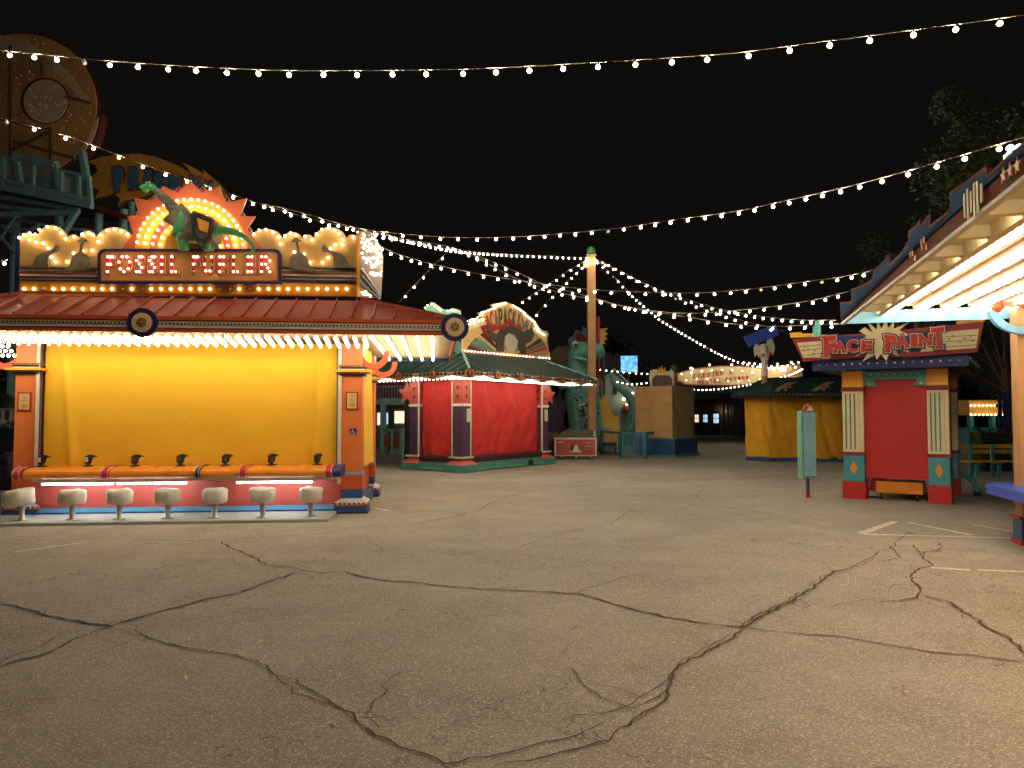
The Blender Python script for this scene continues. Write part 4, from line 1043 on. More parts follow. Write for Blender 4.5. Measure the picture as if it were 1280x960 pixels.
# long sign
ys_ = -.46
kq = lambda u, v, d=0: K.F(u, v, ys_-d)
o1 = [(990,424),(1098,415),(1230,402),(1222,440),(1145,446),(1080,446),(1004,452)]
sg_ = MB().prism([kq(u, v) for u, v in o1], ys_, ys_+.05, 'red_dark').build('sign_board', KK)
MB().prism([kq(u, v, .01) for u, v in ((996,428.5),(1028,426),(1027,447),(1004,447))], ys_-.012, ys_-.001, 'cream').build('cream_panel', sg_)
MB().prism([kq(u, v, .01) for u, v in ((1177,415),(1224,411),(1220,435),(1150,440),(1160,425))], ys_-.012, ys_-.001, 'cream').build('cream_panel', sg_)
MB().prism([kq(u, v, .01) for u, v in ((1040,420),(1096,419.5),(1096,441),(1038,444))], ys_-.010, ys_-.001, 'navy').build('blue_panel', sg_)
MB().prism([kq(u, v, .01) for u, v in ((1104,418),(1176,413),(1174,438),(1104,442))], ys_-.0095, ys_-.001, 'navy').build('blue_panel', sg_)
m = MB()
for (a, b) in (((998,433.5),(1026,431)),((1001,438.5),(1026,435.5)),((1004,445),(1027,441)),((1182,421),(1222,419)),((1180,427),(1221,425)),((1178,434),(1220,431))):
    A1 = kq(*a, .02); B1 = kq(*b, .02); m.bar((A1[0], ys_-.015, A1[1]), (B1[0], ys_-.015, B1[1]), .008, 'rust')
for (u, v) in ((1006,433),(1023,431),(1004.5,438),(1018,438),(1010,436),(1017,442),(1191,420),(1213,420),(1186,424),(1200,428),(1216,426),(1206,423)):
    A1 = kq(u, v, .02); m.prism(star(A1[0], A1[1], .028, 4, .4), ys_-.022, ys_-.018, 'teal')
m.build_each('painted_star', sg_)
bc = kq(1097, 426, .03)
rnd = random.Random(12); bp_ = []
burst_px = [(1081,409),(1091,416),(1084,402),(1096,412),(1097,401),(1102,411),(1108,398),(1110,410),(1118,401),(1117,411),(1136,403),(1124,413),(1136,418),(1126,425),(1138,441),(1120,437),(1124,446),(1112,441),(1108,451),(1101,442),(1096,450),(1094,443),(1078,452),(1085,441),(1068,446),(1082,437),(1074,425),(1084,420),(1074,414)]
MB().prism([kq(u, v, .02) for u, v in burst_px], ys_-.03, ys_-.014, 'burst').build('starburst', sg_)
def circus(ch, u0, u1, v0, v1, rot=0.0):
    a = kq(u0, (v0+v1)/2, .06); b = kq(u1, (v0+v1)/2, .06); z1 = kq((u0+u1)/2, v0, .06)[1]; z0 = kq((u0+u1)/2, v1, .06)[1]
    w, h, cx, cz = b[0]-a[0], z1-z0, (a[0]+b[0])/2, (z0+z1)/2
    m = MB()
    ser = {'F': [(-.5, .5, .30), (-.42, -.5, .42), (.42, .42, .10)], 'A': [(-.38, -.5, .36), (.38, -.5, .36)], 'C': [(.42, .34, .10)], 'E': [(-.42, -.5, .2), (-.42, .5, .2)],
           'P': [(-.40, .5, .34), (-.36, -.5, .46)], 'I': [(0, .5, .9), (0, -.5, .9)], 'N': [(-.40, -.5, .34), (-.42, .5, .3), (.42, .5, .3)], 'T': [(0, -.5, .55), (-.44, .40, .12), (.44, .40, .12)]}[ch]
    for e, y0, th, mt, bd in ((.075, ys_-.036, .012, 'navy', .10), (.030, ys_-.050, .012, 'cream', .075), (.0, ys_-.064, .012, 'red', .05)):
        put_glyph(m, ch, cx, cz, w*.92+e, h+e, y0, th, mt, bd, rot)
        for k, (sx, sz, sw) in enumerate(ser):
            X = sx*w*.9; Z = sz*h*.93; X, Z = X*math.cos(rot)-Z*math.sin(rot), X*math.sin(rot)+Z*math.cos(rot)
            hh = .05+e; ww = sw*w+e
            m.box(cx+X-ww/2, cx+X+ww/2, y0-th/2-.001-.0004*k, y0+th/2+.0008*k, cz+Z-hh/2, cz+Z+hh/2, mt)
    return m.build('letter', sg_)
circus('F', 1029, 1046, 420, 446, .03); circus('A', 1041, 1058, 427, 440, -.04); circus('C', 1058, 1073, 425, 440, .0); circus('E', 1076, 1091, 426, 439.5, -.06)
circus('P', 1106, 1122, 419, 439, .05); circus('A', 1120, 1136, 419, 434, .02); circus('I', 1138, 1147, 418.5, 432, .0); circus('N', 1148, 1166, 418.5, 432, -.02); circus('T', 1164, 1182, 409, 435, .06)
MB().prism([kq(u, v, -.1) for u, v in ((987,416),(1001,415),(1003,417),(1016,417),(1016,421),(988,422))], ys_+.1, ys_+.14, 'yellow').build('yellow_trim', sg_)
MB().prism([kq(u, v, -.1) for u, v in ((1195,401),(1232,399),(1230,403),(1196,406))], ys_+.1, ys_+.14, 'yellow').build('yellow_trim', sg_)
m = MB().prism([kq(u, v, -.6) for u, v in ((1016,421),(1016,408),(1019,407),(1019,401),(1025,401),(1025,421))], ys_+.6, ys_+.7, 'teal'); m.build('chimney_block', KK)
# drain pipe elbow beside the stand
p = K.o+K.ex*(kx[3]+.05)+K.ey*(ky+.05)
t = thing('drain_hose', 'fat turquoise hose elbow beside the rear red foot of the face paint stand', 'hose', p, 0)
MB().tube([(0, 0, .42), (.12, -.02, .38), (.22, -.05, .28), (.27, -.06, .14), (.28, -.06, .08)], .055, 'turquoise', 10).build('hose', t)
MB().lathe([(.07, 0), (.07, .08), (0, .08)], .28, -.06, 'black', 12).build('hose_end', t)

# ================================================================== directory pylon
gP = ground(1010, 622); PY = thing('direction_pylon', 'narrow teal sign panel on a short blue post', 'sign', gP, R(4))
MB().box(-.14, .14, -.09, .09, .40, 1.72, 'teal').build('panel', PY, bevel=.01)
MB().box(-.118, .13, -.102, -.091, .44, 1.70, 'teal_steel').build('panel_face', PY)
MB().box(-.155, -.142, -.10, .10, .39, 1.73, 'teal_pale').build('panel_edge', PY)
MB().tube([(0, 0, .12), (0, 0, .4)], .035, 'blue', 8).build('post', PY); MB().tube([(0, 0, 0), (0, 0, .12)], .04, 'red', 8).build('post_foot', PY)
MB().prism([(-.09, 1.73), (.13, 1.73), (.13, 1.77), (.09, 1.80), (.07, 1.78), (.05, 1.86), (.03, 1.88), (.0, 1.82), (-.04, 1.85)], -.03, .02, 'red_wall').prism([(-.02, 1.735), (.12, 1.735), (.10, 1.78), (.05, 1.84), (.02, 1.80)], -.05, -.032, 'cream').build('finial', PY)

# ================================================================== bright canopy at the right
gR = at(1055, 405, 10.4); RK = Fr(gR.x, gR.y, -16.2); ZR = gR.z
KR = frame_thing('food_kiosk', 'kiosk at right edge with brightly lit bulb canopy and blue stepped parapet', 'kiosk', RK)
W = 2.9; LN = 12.0
# far fascia
m = MB().box(.0, W, -.03, .0, ZR, ZR+.17, 'sky_blue_fascia').build('end_fascia', KR)
MB().box(-.03, .0, -LN, .0, ZR+.03, ZR+.13, 'rust').build('fascia_band', KR)
MB().box(-.04, .005, -LN, -.0, ZR-.01, ZR+.018, 'white_trim').build('fascia_lip', KR)
top = [(1055,400),(1053,379),(1068,378),(1067,363),(1080,358),(1093,351),(1096,339),(1106,330),(1115,318),(1117,331),(1131,317),(1141,301),(1140,291),(1149,284),(1155,275),(1155,285),(1160,277),(1168,268),(1167,284),(1192,265),(1195,251),(1192,243),(1216,227),(1239,210),(1240,222),(1258,206),(1278,188)]
par = [RK.S(u, v, -.02) for u, v in top]
ymin = min(p[0] for p in par); par = [(min(0, y), z) for y, z in par]
poly = par+[(par[-1][0]-1.2, par[-1][1]), (par[-1][0]-1.2, ZR+.135), (0, ZR+.135)]
pr = MB().prismx(poly, -.05, .02, 'parapet_blue').build('parapet_sign', KR)
m = MB()
for (y1, z1), (y2, z2) in zip(poly[:-3], poly[1:-2]):
    m.bar((-.035, y1, z1), (-.035, y2, z2), .03, 'rust', .03)
m.build('parapet_edge', pr)
m = MB()
for (u, v) in ((1253,219),(1261,213),(1270,207)):
    P = RK.S(u, v, -.06); m.prismx(star(P[0], P[1], .05), -.057, -.052, 'amber')
for k, (u, v) in enumerate(((1151,303),(1154,300),(1157,308),(1152,309),(1137,318),(1140,316),(1143,322))): P = RK.S(u, v, -.06); m.prismx(star(P[0], P[1], .035), -.057, -.052, 'amber')
m.build_each('painted_star', pr)  # stars and bars stand in for lettering and reflections, painted as colour
m = MB()
for k, (u, v, hh) in enumerate(((1205,257,.16),(1209,255,.20),(1213,252,.14),(1217,250,.22),(1221,246,.2),(1226,241,.12))):
    P = RK.S(u, v, -.06); m.box(-.058, -.052, P[0]-.02, P[0]+.02, P[1]-hh/2, P[1]+hh/2, 'cream')
m.build_each('lettering_reflection_bar', pr)  # cream bars: parapet lettering and reflections put in as flat colour
# outer soffit: cross ribs, boards above, beam, inner ceiling of long boards
MB().box(.0, .52, -LN, -.03, ZR+.218, ZR+.23, 'cream').build('outer_soffit', KR)
y = -.35
while y > -LN+.3:
    MB().box(.004, .408, y-.05, y+.05, ZR+.12, ZR+.215, 'cream').build('cross_rib', KR)
    bulb(KR, (.13, y+.10, ZR+.175), .04, 'canopy'); bulb(KR, (.30, y+.10, ZR+.175), .04, 'canopy'); y -= .72
MB().box(.41, .48, -LN, -.03, ZR+.10, ZR+.26, 'cream').build('long_beam', KR)
k = 0; x = .484
while x < W+1.5:
    MB().box(x, x+.155, -LN, -.03, ZR+.22+.006*(k % 2), ZR+.25, 'peach').build('ceiling_board', KR); x += .16; k += 1
sm2 = {}
def long_strip(n):
    m = MB(); m.box(-.05, .05, -n*.155, .04, .05, .08, 'peach')
    for i in range(n): m.ball((0, -i*.155, 0), .034, 'bulb_canopy', 1); m.box(-.02, .02, -i*.155-.02, -i*.155+.02, .03, .052, 'white_trim')
    return m.mesh('light_row')
lr = long_strip(12)
for j in range(7):
    for i in range(6): inst(lr, 'light_row', KR, (.57+.335*j, -.14-i*1.86, ZR+.125))
xs = .60
while xs < W-.1: bulb(KR, (xs, -.13, ZR+.12), .034, 'canopy'); xs += .165
# posts, ring bracket, counter
pp = RK.H(1277, 679, 0)
px_, py_ = 1.98, -.30
po = MB().box(px_, px_+.26, py_-.13, py_+.13, .36, ZR+.1, 'wood_post').build('corner_post', KR, bevel=.01)
MB().box(px_+.06, px_+.5, py_+.13, py_+.3, .3, ZR+.1, 'yellow').build('yellow_panel', KR)
MB().box(px_-.02, px_+.28, py_-.15, py_+.15, .06, .33, 'blue').box(px_-.05, px_+.31, py_-.18, py_+.18, .33, .36, 'red').box(px_-.04, px_+.3, py_-.17, py_+.17, 0, .06, 'red').build('post_foot', po)
m = MB(); pts = []
for a in range(185, 300, 10):
    qq = R(a); pts.append((2.02+.36*math.cos(qq), -.55, ZR+.08+.30*math.sin(qq)))
for p_, q_ in zip(pts[:-1], pts[1:]): m.bar(p_, q_, .10, 'blue_light', .09)
m.build('ring_bracket', KR)
m = MB().ball((1.72, -.6, ZR+.10), .09, 'orange_red', 1).ball((2.0, -.7, ZR+.12), .10, 'orange_red', 1).box(1.75, 1.98, -.68, -.6, ZR+.08, ZR+.14, 'orange_red'); m.build_each('red_knob', KR)
tp = [RK.H(u, v, .74) for u, v in ((1233, 605), (1238, 602.5), (1290, 602.5), (1420, 603), (1420, 650), (1290, 619))]
MB().prismz(tp, .62, .74, 'blue_bright').build('counter_shelf', KR, bevel=.01)
MB().box(2.35, 2.45, -LN, -.5, 0, ZR+.05, 'yellow').build('back_wall', KR)
bt = at(1268, 190, 8.3); q_ = RK.loc(bt)
m = MB().box(q_.x-.08, q_.x+.6, q_.y-.02, q_.y+.1, q_.z-.16, q_.z+.0, 'blue_light'); rt = m.build('roof_lantern', KR)
for k in range(6): bulb(rt, (q_.x-.05+k*.09, q_.y-.03, q_.z+.04), .045, 'soffit')
# ================================================================== tall lamp-string pole
gp = at(740, 570, 30)
PL = thing('string_light_pole', 'tall orange-brown square pole with a green ball on top', 'pole', (gp.x, 30, 0))
zt = at(740, 318, 30).z
MB().box(-.16, .16, -.16, .16, 0, zt, 'wood_post').build('shaft', PL, bevel=.02)
MB().ball((0, 0, zt+.17), .17, 'dino_green', 3).build('ball_finial', PL)
MB().box(-.3, -.16, -.1, .1, zt-.55, zt-.3, 'wood_post').box(-.19, .19, -.19, .19, zt-.08, zt-.02, 'wood_post').build_each('cable_clamp', PL)
RP = thing('flag_pole', 'thin dark red pole just behind the tall tan pole', 'pole', (at(748, 570, 34).x, 34, 0)); MB().tube([(0, 0, 0), (0, 0, at(748, 396, 34).z)], .10, 'red_dark', 10).build('shaft', RP)

# ================================================================== strings of bulbs
def catmull(P, n=14):
    out = []
    for i in range(len(P)-1):
        p0 = P[max(i-1, 0)]; p1 = P[i]; p2 = P[i+1]; p3 = P[min(i+2, len(P)-1)]
        for k in range(n):
            t = k/n; out.append(0.5*((2*p1)+(-p0+p2)*t+(2*p0-5*p1+4*p2-p3)*t*t+(-p0+3*p1-3*p2+p3)*t**3))
    out.append(P[-1]); return out
SMM = {}
for kd, r, sub in (('on', .040, 2), ('small', .042, 1)):
    pass
def string(label, pts, sp=.42, r=.033, kind='far', dead=(), off=0.0, cab=.0055):
    P = catmull([at(*p) for p in pts]); o0 = P[0]
    t = thing('string_lights', label, 'string lights', o0, 0, 'strings of bulbs over the plaza')
    cb_ = MB().tube([p-o0 for p in P], cab, 'cable', 4, False)
    acc = off; k = 0; spots = []; jit = random.Random(len(label))
    for a, b in zip(P[:-1], P[1:]):
        L = (b-a).length
        while acc <= L: spots.append(a.lerp(b, acc/L)); acc += sp*jit.uniform(.93, 1.07)
        acc -= L
    for k, s_ in enumerate(spots):
        q = s_-o0; cb_.tube([q+Vector((0, 0, .004)), q+Vector((0, 0, -.025))], .013, 'building_brown', 5, False)
        o = bulb(t, q+Vector((jit.uniform(-.008, .008), jit.uniform(-.008, .008), -.02-r)), r, 'dead' if k in dead else (kind if kind in ('on', 'dim') else 'far'))
    cb_.build('cable', t); return t
string('highest string of bulbs, running right across the top of the sky',
       [(-60,57,10.2),(0,63,9.8),(160,78,9.2),(325,87,8.8),(455,88,8.6),(588,86,8.5),(727,79,8.4),(822,73,8.2),(920,66,8.1),(1020,53,7.9),(1122,40,7.75),(1227,26,7.6),(1340,10,7.45)], r=.034, kind='on', dead=(6,), cab=.005)
string('long sagging string from upper left past the kiosk sign up to the right canopy',
       [(-40,133,13.6),(0,147,13.9),(67,165,14.3),(122,184,14.8),(194,211,15.6),(258,232,16.3),(310,250,16.9),(370,268,17.8),(430,283,18.6),(510,293,19.3),(585,297,19.6),(660,295,19.2),(765,286,17.6),(855,273,15.8),(920,264,14.4),(990,249,12.9),(1065,232,11.3),(1147,210,10.0),(1236,184,8.9),(1300,166,8.2)], sp=.49, kind='on', r=.036, dead=(1, 31), off=.1)
string('low string from the left kiosk sign across behind the pole to the right canopy',
       [(463,301,14.6),(496,317,15.6),(540,330,17),(583,339,17.8),(626,347,18.3),(680,355,18.6),(740,362,18.6),(805,365,18.2),(872,366,17.6),(940,361,16.6),(1007,352,15.3),(1052,346,14.4),(1096,337,13.3)], r=.036, dead=(27, 31))
string('dense string of bulbs receding from the left kiosk to the top of the pole',
       [(330,255,12.5),(370,264,13),(430,281,14.0),(470,290,15.0),(510,300,17.0),(560,311,20),(610,316,23.5),(660,319,26.5),(735,322,29.9)], r=.034, kind='small')
string('string climbing down from the left kiosk sign through the crossing to right canopy',
       [(448,287,13.5),(500,298,15.5),(560,308,17.5),(590,319,18.8),(625,338,19.8),(650,350,20),(690,363,20),(720,370,19.6),(751,376,19.2),(795,386,18.6),(857,396,17.8),(917,405,17.2),(963,408,16.4),(1007,406.5,15.6),(1051,405,14.6)], r=.034, kind='small', dead=(5,))
string('string crossing low to the right, ending under the parapet corner',
       [(575,313,18.5),(605,323,19.5),(646,340,20.5),(683,357,20.5),(720,366,20.3),(765,379,19.8),(800,386,19),(843,391,18.2),(880,391,17.6),(918,388,17),(958,384,16.2),(1000,378,15.5),(1022,374,15),(1062,364,14)], r=.034, kind='small')
string('upper one of the strings falling right from the pole top',
       [(745,324,29.8),(764,332,28.5),(792,347,27),(820,360,25.5),(850,371,24),(887,383,22.5),(924,391,20.5),(962,396.5,18.5),(1003,400,16.5),(1045,400,14.5)], sp=.60, r=.034, kind='small')
string('lower one of the strings falling right from the pole top',
       [(746,325,29.8),(773,338,28.5),(802,353,27),(840,370,25.5),(878,385,24),(911,396,22.5),(945,405,21),(979,414,20)], sp=.60, r=.034, kind='small', dead=(9,))
string('dense string from the pole sinking away to the distant lettered billboard',
       [(747,327,30.1),(768,346,31),(790,369,32),(806,383,33),(830,402,34.5),(860,420,36.5),(890,437,38.5),(915,449,40),(945,457,41),(985,461,42)], sp=.40, r=.036, kind='small', dead=(3, 27))
string('string from the pole down to the peak of the green kiosk sign',
       [(733,325,29.8),(711,338,28.4),(692,351,27),(672,364,25.4),(652,377,23.8)], sp=.78, r=.034, kind='small')
string('steeper string from the pole down to the right end of the green kiosk sign',
       [(735,327,29.8),(720,341,28.4),(708,353,27.2),(692,369,26),(680,382,25.2),(668,395,24.6)], sp=.78, r=.034, kind='small')
string('short steep string dropping behind the red roof of the left kiosk',
       [(566,309,20.5),(549,325,20.7),(533,341,21),(521,354,21.2),(509,366,21.4),(499,378,21.6)], r=.034, kind='small', dead=(2,))
string('far string of small bulbs beside the glowing blue screen',
       [(750,461,38),(770,463,38),(805,466,38),(840,464,38)], sp=.3, r=.04, kind='dim')
string('short far string of bulbs over the teal house roof',
       [(772,476,36),(790,479,36.2),(812,477,36.5)], sp=.26, r=.038, kind='dim')
string('far string of bulbs hanging under the lettered billboard',
       [(842,482,40),(870,486,40),(900,485,40),(940,479,40),(985,468,40),(1003,460,38)], sp=.22, r=.038, kind='dim')
string('bunch of bulbs on the string above the billboard right end',
       [(930,452,41),(950,454,40.5),(975,457,40),(1004,450,39)], sp=.30, r=.04, kind='dim')
string('nearest left string, its end bulbs beside the left kiosk parapet',
       [(-30,330,12.4),(0,326,12.2),(21,322,11.9)], sp=.42, r=.036, kind='small', off=.3)

# ================================================================== teal dinosaur statue and theatre of cut-out scenery
DS = thing('dinosaur_statue', 'big upright teal dinosaur statue behind the pole, grinning', 'statue', (at(722, 560, 33).x, 33, 0))
s0 = DS.location.copy()
def dd(u, v, r, dy=0.0, Y=33): p = at(u, v, Y)-s0; return (p.x, p.y+dy, p.z, r, r)
pts = [dd(732,532,.75), dd(732,510,.85), dd(727,490,.62), dd(722,470,.5), dd(722,450,.55), dd(722,436,.62),
       dd(740,440,.42, -.3), dd(755,441,.36, -.5),
       dd(750,545,.5), dd(768,552,.42), dd(785,548,.36), dd(793,528,.3), dd(793,508,.26), dd(784,492,.2), dd(772,484,.14), dd(764,476,.08), dd(764,470,.04),
       dd(718,545,.45, -.4), dd(712,560,.35, -.5), dd(745,550,.42, -.4), dd(748,562,.35, -.5),
       dd(706,480,.22, -.4), dd(698,487,.14, -.5), dd(740,486,.2, -.5), dd(745,492,.14, -.7)]
skin_obj('body', DS, pts, [(0,1),(1,2),(2,3),(3,4),(4,5),(5,6),(6,7),(0,8),(8,9),(9,10),(10,11),(11,12),(12,13),(13,14),(14,15),(15,16),(0,17),(17,18),(0,19),(19,20),(2,21),(21,22),(2,23),(23,24)], 'dino_teal', 2, 1)
e = MB().ball(at(719, 430, 32.3)-s0, .15, 'white_trim', 2).build('eye', DS); MB().ball(at(719.6, 431, 32.15)-s0, .07, 'black', 2).build('pupil', e)
m = MB()
for u, v, w in ((720,447,.16),(726,449,.2),(732,450,.2),(737,449.5,.2)): m.ball(at(u, v, 32.33)-s0, w*.8, 'teal_pale', 2, .6)
m.build('chin', DS)
rn = random.Random(8); m = MB()
for k in range(150):
    t = rn.random(); u = 724+14*t+rn.gauss(0, 5); v = 482+62*t; m.ball(at(u, v, 32.35-.3*t)-s0, rn.uniform(.02, .055), 'black' if rn.random() < .6 else 'white_trim', 1)
m.build('belly_spots', DS)['kind'] = 'stuff'
m = MB().prism([((at(u, v, 33.5)-s0).x, (at(u, v, 33.5)-s0).z) for u, v in ((745,500),(749,497),(752,500),(756,492),(759,503),(763,510),(766,508),(764,516),(770,521),(774,519),(775,537),(772,545),(752,546),(745,530))], .5, .62, 'yellow'); m.build('spiked_sail', DS)
def cutout(name, label, cat, px, Y, mat, th=.1, side=None, extra=()):
    o = at(px[0][0], 545, Y); t = thing(name, label, cat, (o.x, Y, 0))
    f = lambda P: [(at(u, v, Y).x-o.x, at(u, v, Y).z) for u, v in P]
    MB().prism(f(px), 0, th, mat, side).build('board', t)
    zlow = min(z for x, z in f(px)); xs_ = [x for x, z in f(px)]
    if zlow > .3:
        m = MB()
        for w in (.3, .7): X = min(xs_)+(max(xs_)-min(xs_))*w; m.box(X-.06, X+.06, th, th+.12, 0, zlow+.6, 'dark_grey')
        m.build_each('support_post', t)
    for k, (nm, P, mt, d) in enumerate(extra): MB().prism(f(P), -d, -.002, mt).build(nm, t)
    return t
cutout('cactus_cutout', 'row of rounded purple cactus shapes right of the pole', 'scenery', [(745,474),(745,441),(749,438),(753,438),(756,441),(757,444),(760,441),(764,441),(766,445),(769,442),(773,442),(777,447),(779,462),(779,474)], 46, 'purple_soft')
cutout('spiky_sun_cutout', 'pale yellow spiky edge peeking out right of the pole', 'scenery', [(744,452),(744,411),(752,411),(760,410),(756,415),(760,417),(756,420),(760,424),(755,425),(757,430),(753,430),(755,436),(750,434),(752,440),(748,437),(750,446)], 37, 'sign_gold')
cutout('desert_hill_cutout', 'dim tan desert hill board behind the green kiosk sign', 'scenery', [(672,470),(678,436),(690,440),(697,433),(712,432),(722,440),(728,450),(728,480)], 40, 'hill_tan')
cutout('creature_board', 'dim blue and brown creature board above the teal dinosaur', 'scenery', [(706,452),(712,432),(710,424),(716,420),(720,412),(727,415),(729,408),(734,412),(742,420),(742,452)], 39, 'blue', extra=(('creature_face', [(719,432),(720,420),(724,415),(731,420),(736,428),(732,434)], 'rust', .06),))
cutout('tentacle_board', 'purple tangled coral shape behind the green kiosk right post', 'scenery', [(684,540),(685,505),(690,500),(688,490),(696,498),(700,488),(704,500),(710,494),(709,510),(704,518),(707,540)], 36, 'purple_soft')
# glowing screen
SCN = thing('glowing_screen', 'small glowing blue screen sign high behind the far strings', 'screen', (at(786, 545, 42).x, 42, 0))
a = at(776, 465, 42)-SCN.location; b = at(796.5, 445, 42)-SCN.location
def screen_mat():
    m = bpy.data.materials.new('screen_blue'); m.use_nodes = True; nt = m.node_tree; n = nt.nodes; bs = n['Principled BSDF']
    tc = n.new('ShaderNodeTexCoord'); nz = n.new('ShaderNodeTexNoise'); nz.inputs['Scale'].default_value = 4.5; nt.links.new(tc.outputs['Object'], nz.inputs['Vector'])
    cr_ = n.new('ShaderNodeValToRGB'); cr_.color_ramp.elements[0].color = (.04, .22, .8, 1); cr_.color_ramp.elements[0].position = .35; cr_.color_ramp.elements[1].color = (.25, .7, .95, 1); cr_.color_ramp.elements[1].position = .7
    nt.links.new(nz.outputs['Fac'], cr_.inputs[0]); nt.links.new(cr_.outputs[0], bs.inputs['Emission Color']); bs.inputs['Emission Strength'].default_value = .85; bs.inputs['Base Color'].default_value = (.02, .02, .02, 1); M['screen_blue'] = m
screen_mat()
MB().box(a.x, b.x, -.05, 0, a.z, b.z, 'screen_blue').build('display', SCN); MB().box(a.x-.04, b.x+.04, 0.002, .3, a.z-.04, b.z+.04, 'black').box(-.08, .08, .01, .15, 0, a.z, 'black').build('housing', SCN)

# ================================================================== red and white snack cart
gC = ground(722, 574); CT = thing('snack_cart', 'red ice box cart with a white emblem and grey lid, on small wheels', 'cart', gC, R(-2))
MB().box(-.82, .68, 0, .8, .14, .74, 'red_wall').build('body', CT, bevel=.015)
m = MB().box(-.86, .72, -.03, .83, .74, .80, 'white_trim').box(-.86, -.80, -.02, 0, .14, .74, 'white_trim').box(.66, .72, -.02, 0, .14, .74, 'white_trim').box(-.86, .72, -.02, 0, .12, .15, 'steel'); m.build('frame', CT)
m = MB().add([(-.82, 0, .8), (.68, 0, .8), (.68, .8, .8), (-.82, .8, .8), (-.5, .15, 1.06), (.68, .15, 1.06), (.68, .7, 1.06), (-.5, .7, 1.06)], [(0,1,5,4),(1,2,6,5),(2,3,7,6),(3,0,4,7),(4,5,6,7)], 'dark_grey'); m.build('lid', CT)
MB().box(.60, .66, -.02, .0, .84, 1.06, 'white_trim').build('price_card', CT)
m = MB().prism([(-.10+.17*math.cos(q_*.35), .42+.17*math.sin(q_*.35)) for q_ in range(18)], -.012, -.001, 'maroon').prism([(-.22,.30),(-.30,.27),(.12,.25),(.14,.30),(.06,.33),(.02,.48),(-.04,.54),(-.10,.54),(-.13,.46),(-.16,.34)], -.02, -.013, 'white_trim'); m.build('emblem', CT)
m = MB()
for x, z, n_ in ((.26, .62, 6), (.34, .55, 2), (.24, .47, 7)):
    for k in range(n_): m.bar((x+k*.055, -.012, z), (x+.04+k*.055, -.012, z+.035*(1 if k % 2 else .3)), .014, 'white_trim')
for k in range(4): m.box(-.72+k*.055, -.68+k*.055, -.008, -.001, .61, .66, 'white_trim')
m.build('script_lettering', CT)
for x in (-.62, -.08, .45):
    for y in (.1, .7):
        w = MB().prismx([(y+.07*math.cos(2*math.pi*k/14), .072+.07*math.sin(2*math.pi*k/14)) for k in range(14)], x, x+.05, 'black').build('wheel', CT)
        if y < .5: MB().disc(x+.025, .085, .06, -.01, .04, 'dark_grey', 14).disc(x+.025, .085, .03, -.02, -.011, 'steel', 10).build('hub', w)
MB().lathe([(0, 0), (.26, 0), (.27, .9), (.22, .95), (0, .95)], 0, 0, 'building_brown', 18).build('barrel', None, 'dark brown barrel bin squeezed between green kiosk and snack cart', category='bin').location = ground(690, 571)
t = thing('yellow_cart', 'small yellow equipment box behind the blue railing', 'cart', ground(762, 568), 0); MB().box(-.35, .35, 0, .5, .3, .9, 'yellow').build('box', t, bevel=.02); MB().box(-.3, .3, -.02, -.001, .34, .5, 'black').box(-.3, -.22, .05, .1, 0, .3, 'black').box(.22, .3, .05, .1, 0, .3, 'black').build('grille', t)

# blue crowd railings
def railing(pa, pb, lab, bars=9, h=1.0):
    a = ground(*pa); b = ground(*pb); d = b-a; L = d.length; t = thing('crowd_railing', lab, 'railing', a, math.atan2(d.y, d.x), 'blue railings')
    MB().box(0, L, -.03, .03, h-.08, h, 'fence_blue').box(0, L, -.02, .02, .12, .17, 'fence_blue').build('rail', t)
    for x in (0, L): MB().box(x-.04, x+.04, -.041, .041, 0, h+.02, 'fence_blue').build('post', t)
    for k in range(1, bars): x = L*k/bars; MB().box(x-.016, x+.016, -.012, .012, .17, h-.08, 'fence_blue').build('baluster', t)
railing((752, 568), (776, 572.5), 'blue railing section right beside the snack cart', 9)
railing((779, 573), (806, 573.5), 'middle blue railing section in front of the teal tail', 11)
railing((808, 573), (832, 567), 'blue railing section nearest the wrapped booth', 11)
railing((680, 560), (752, 562), 'far blue railing behind the snack cart', 14, .95)

# tan wrapped booth
gW = ground(841, 571.5); WF = Fr(gW.x, gW.y, 52)
KW = frame_thing('wrapped_booth', 'tall booth wrapped in tan tarpaulin and shiny plastic film, crown sign on top', 'booth', WF)
WW = 2.0
def wf(a, b): return (0.0+.04*noise.noise(Vector((a*3, b*3, 1))), 1.6*a, .78+2.0*b)
MB().box(.02, WW-.02, .02, 1.6, .74, 2.78, 'wrap_tan').build('booth_core', KW)
cloth('tan_wrap', KW, lambda a, b: (-.02+.03*noise.noise(Vector((a*3, b*3, 1))), 1.62*(1-a), .76+2.04*b), 16, 18, 'wrap_tan')
cloth('film_wrap', KW, lambda a, b: (WW*a, -.02+.05*noise.noise(Vector((a*4+b*2, b*3, 4))), .76+2.04*b), 24, 24, 'wrap_film')
MB().box(-.04, WW+.1, -.1, 1.66, .1, .72, 'blue').box(-.06, WW+.12, -.12, 1.68, .70, .745, 'turquoise').box(.0, WW+.2, -.16, 1.6, 0, .1, 'turquoise').build('base_cabinet', KW)
sgn = thing('crown_sign', 'dark rounded sign with gold frame and crown spikes on the wrapped booth', 'sign', (at(828, 488, 30.2).x, 30.2, 0))
f = lambda P: [(at(u, v, 30.2).x-sgn.location.x, at(u, v, 30.2).z) for u, v in P]
MB().prism(f([(814,489),(812,474),(813,463),(821,461),(822,464),(838,464),(839,461),(842,465),(842,478),(839,488)]), 0, .1, 'cream').build('board', sgn)
MB().prism(f([(815,484),(815,473),(820,469),(836,469),(840,473),(840,484),(836,487),(819,487)]), -.03, -.001, 'building_brown').build('face', sgn)
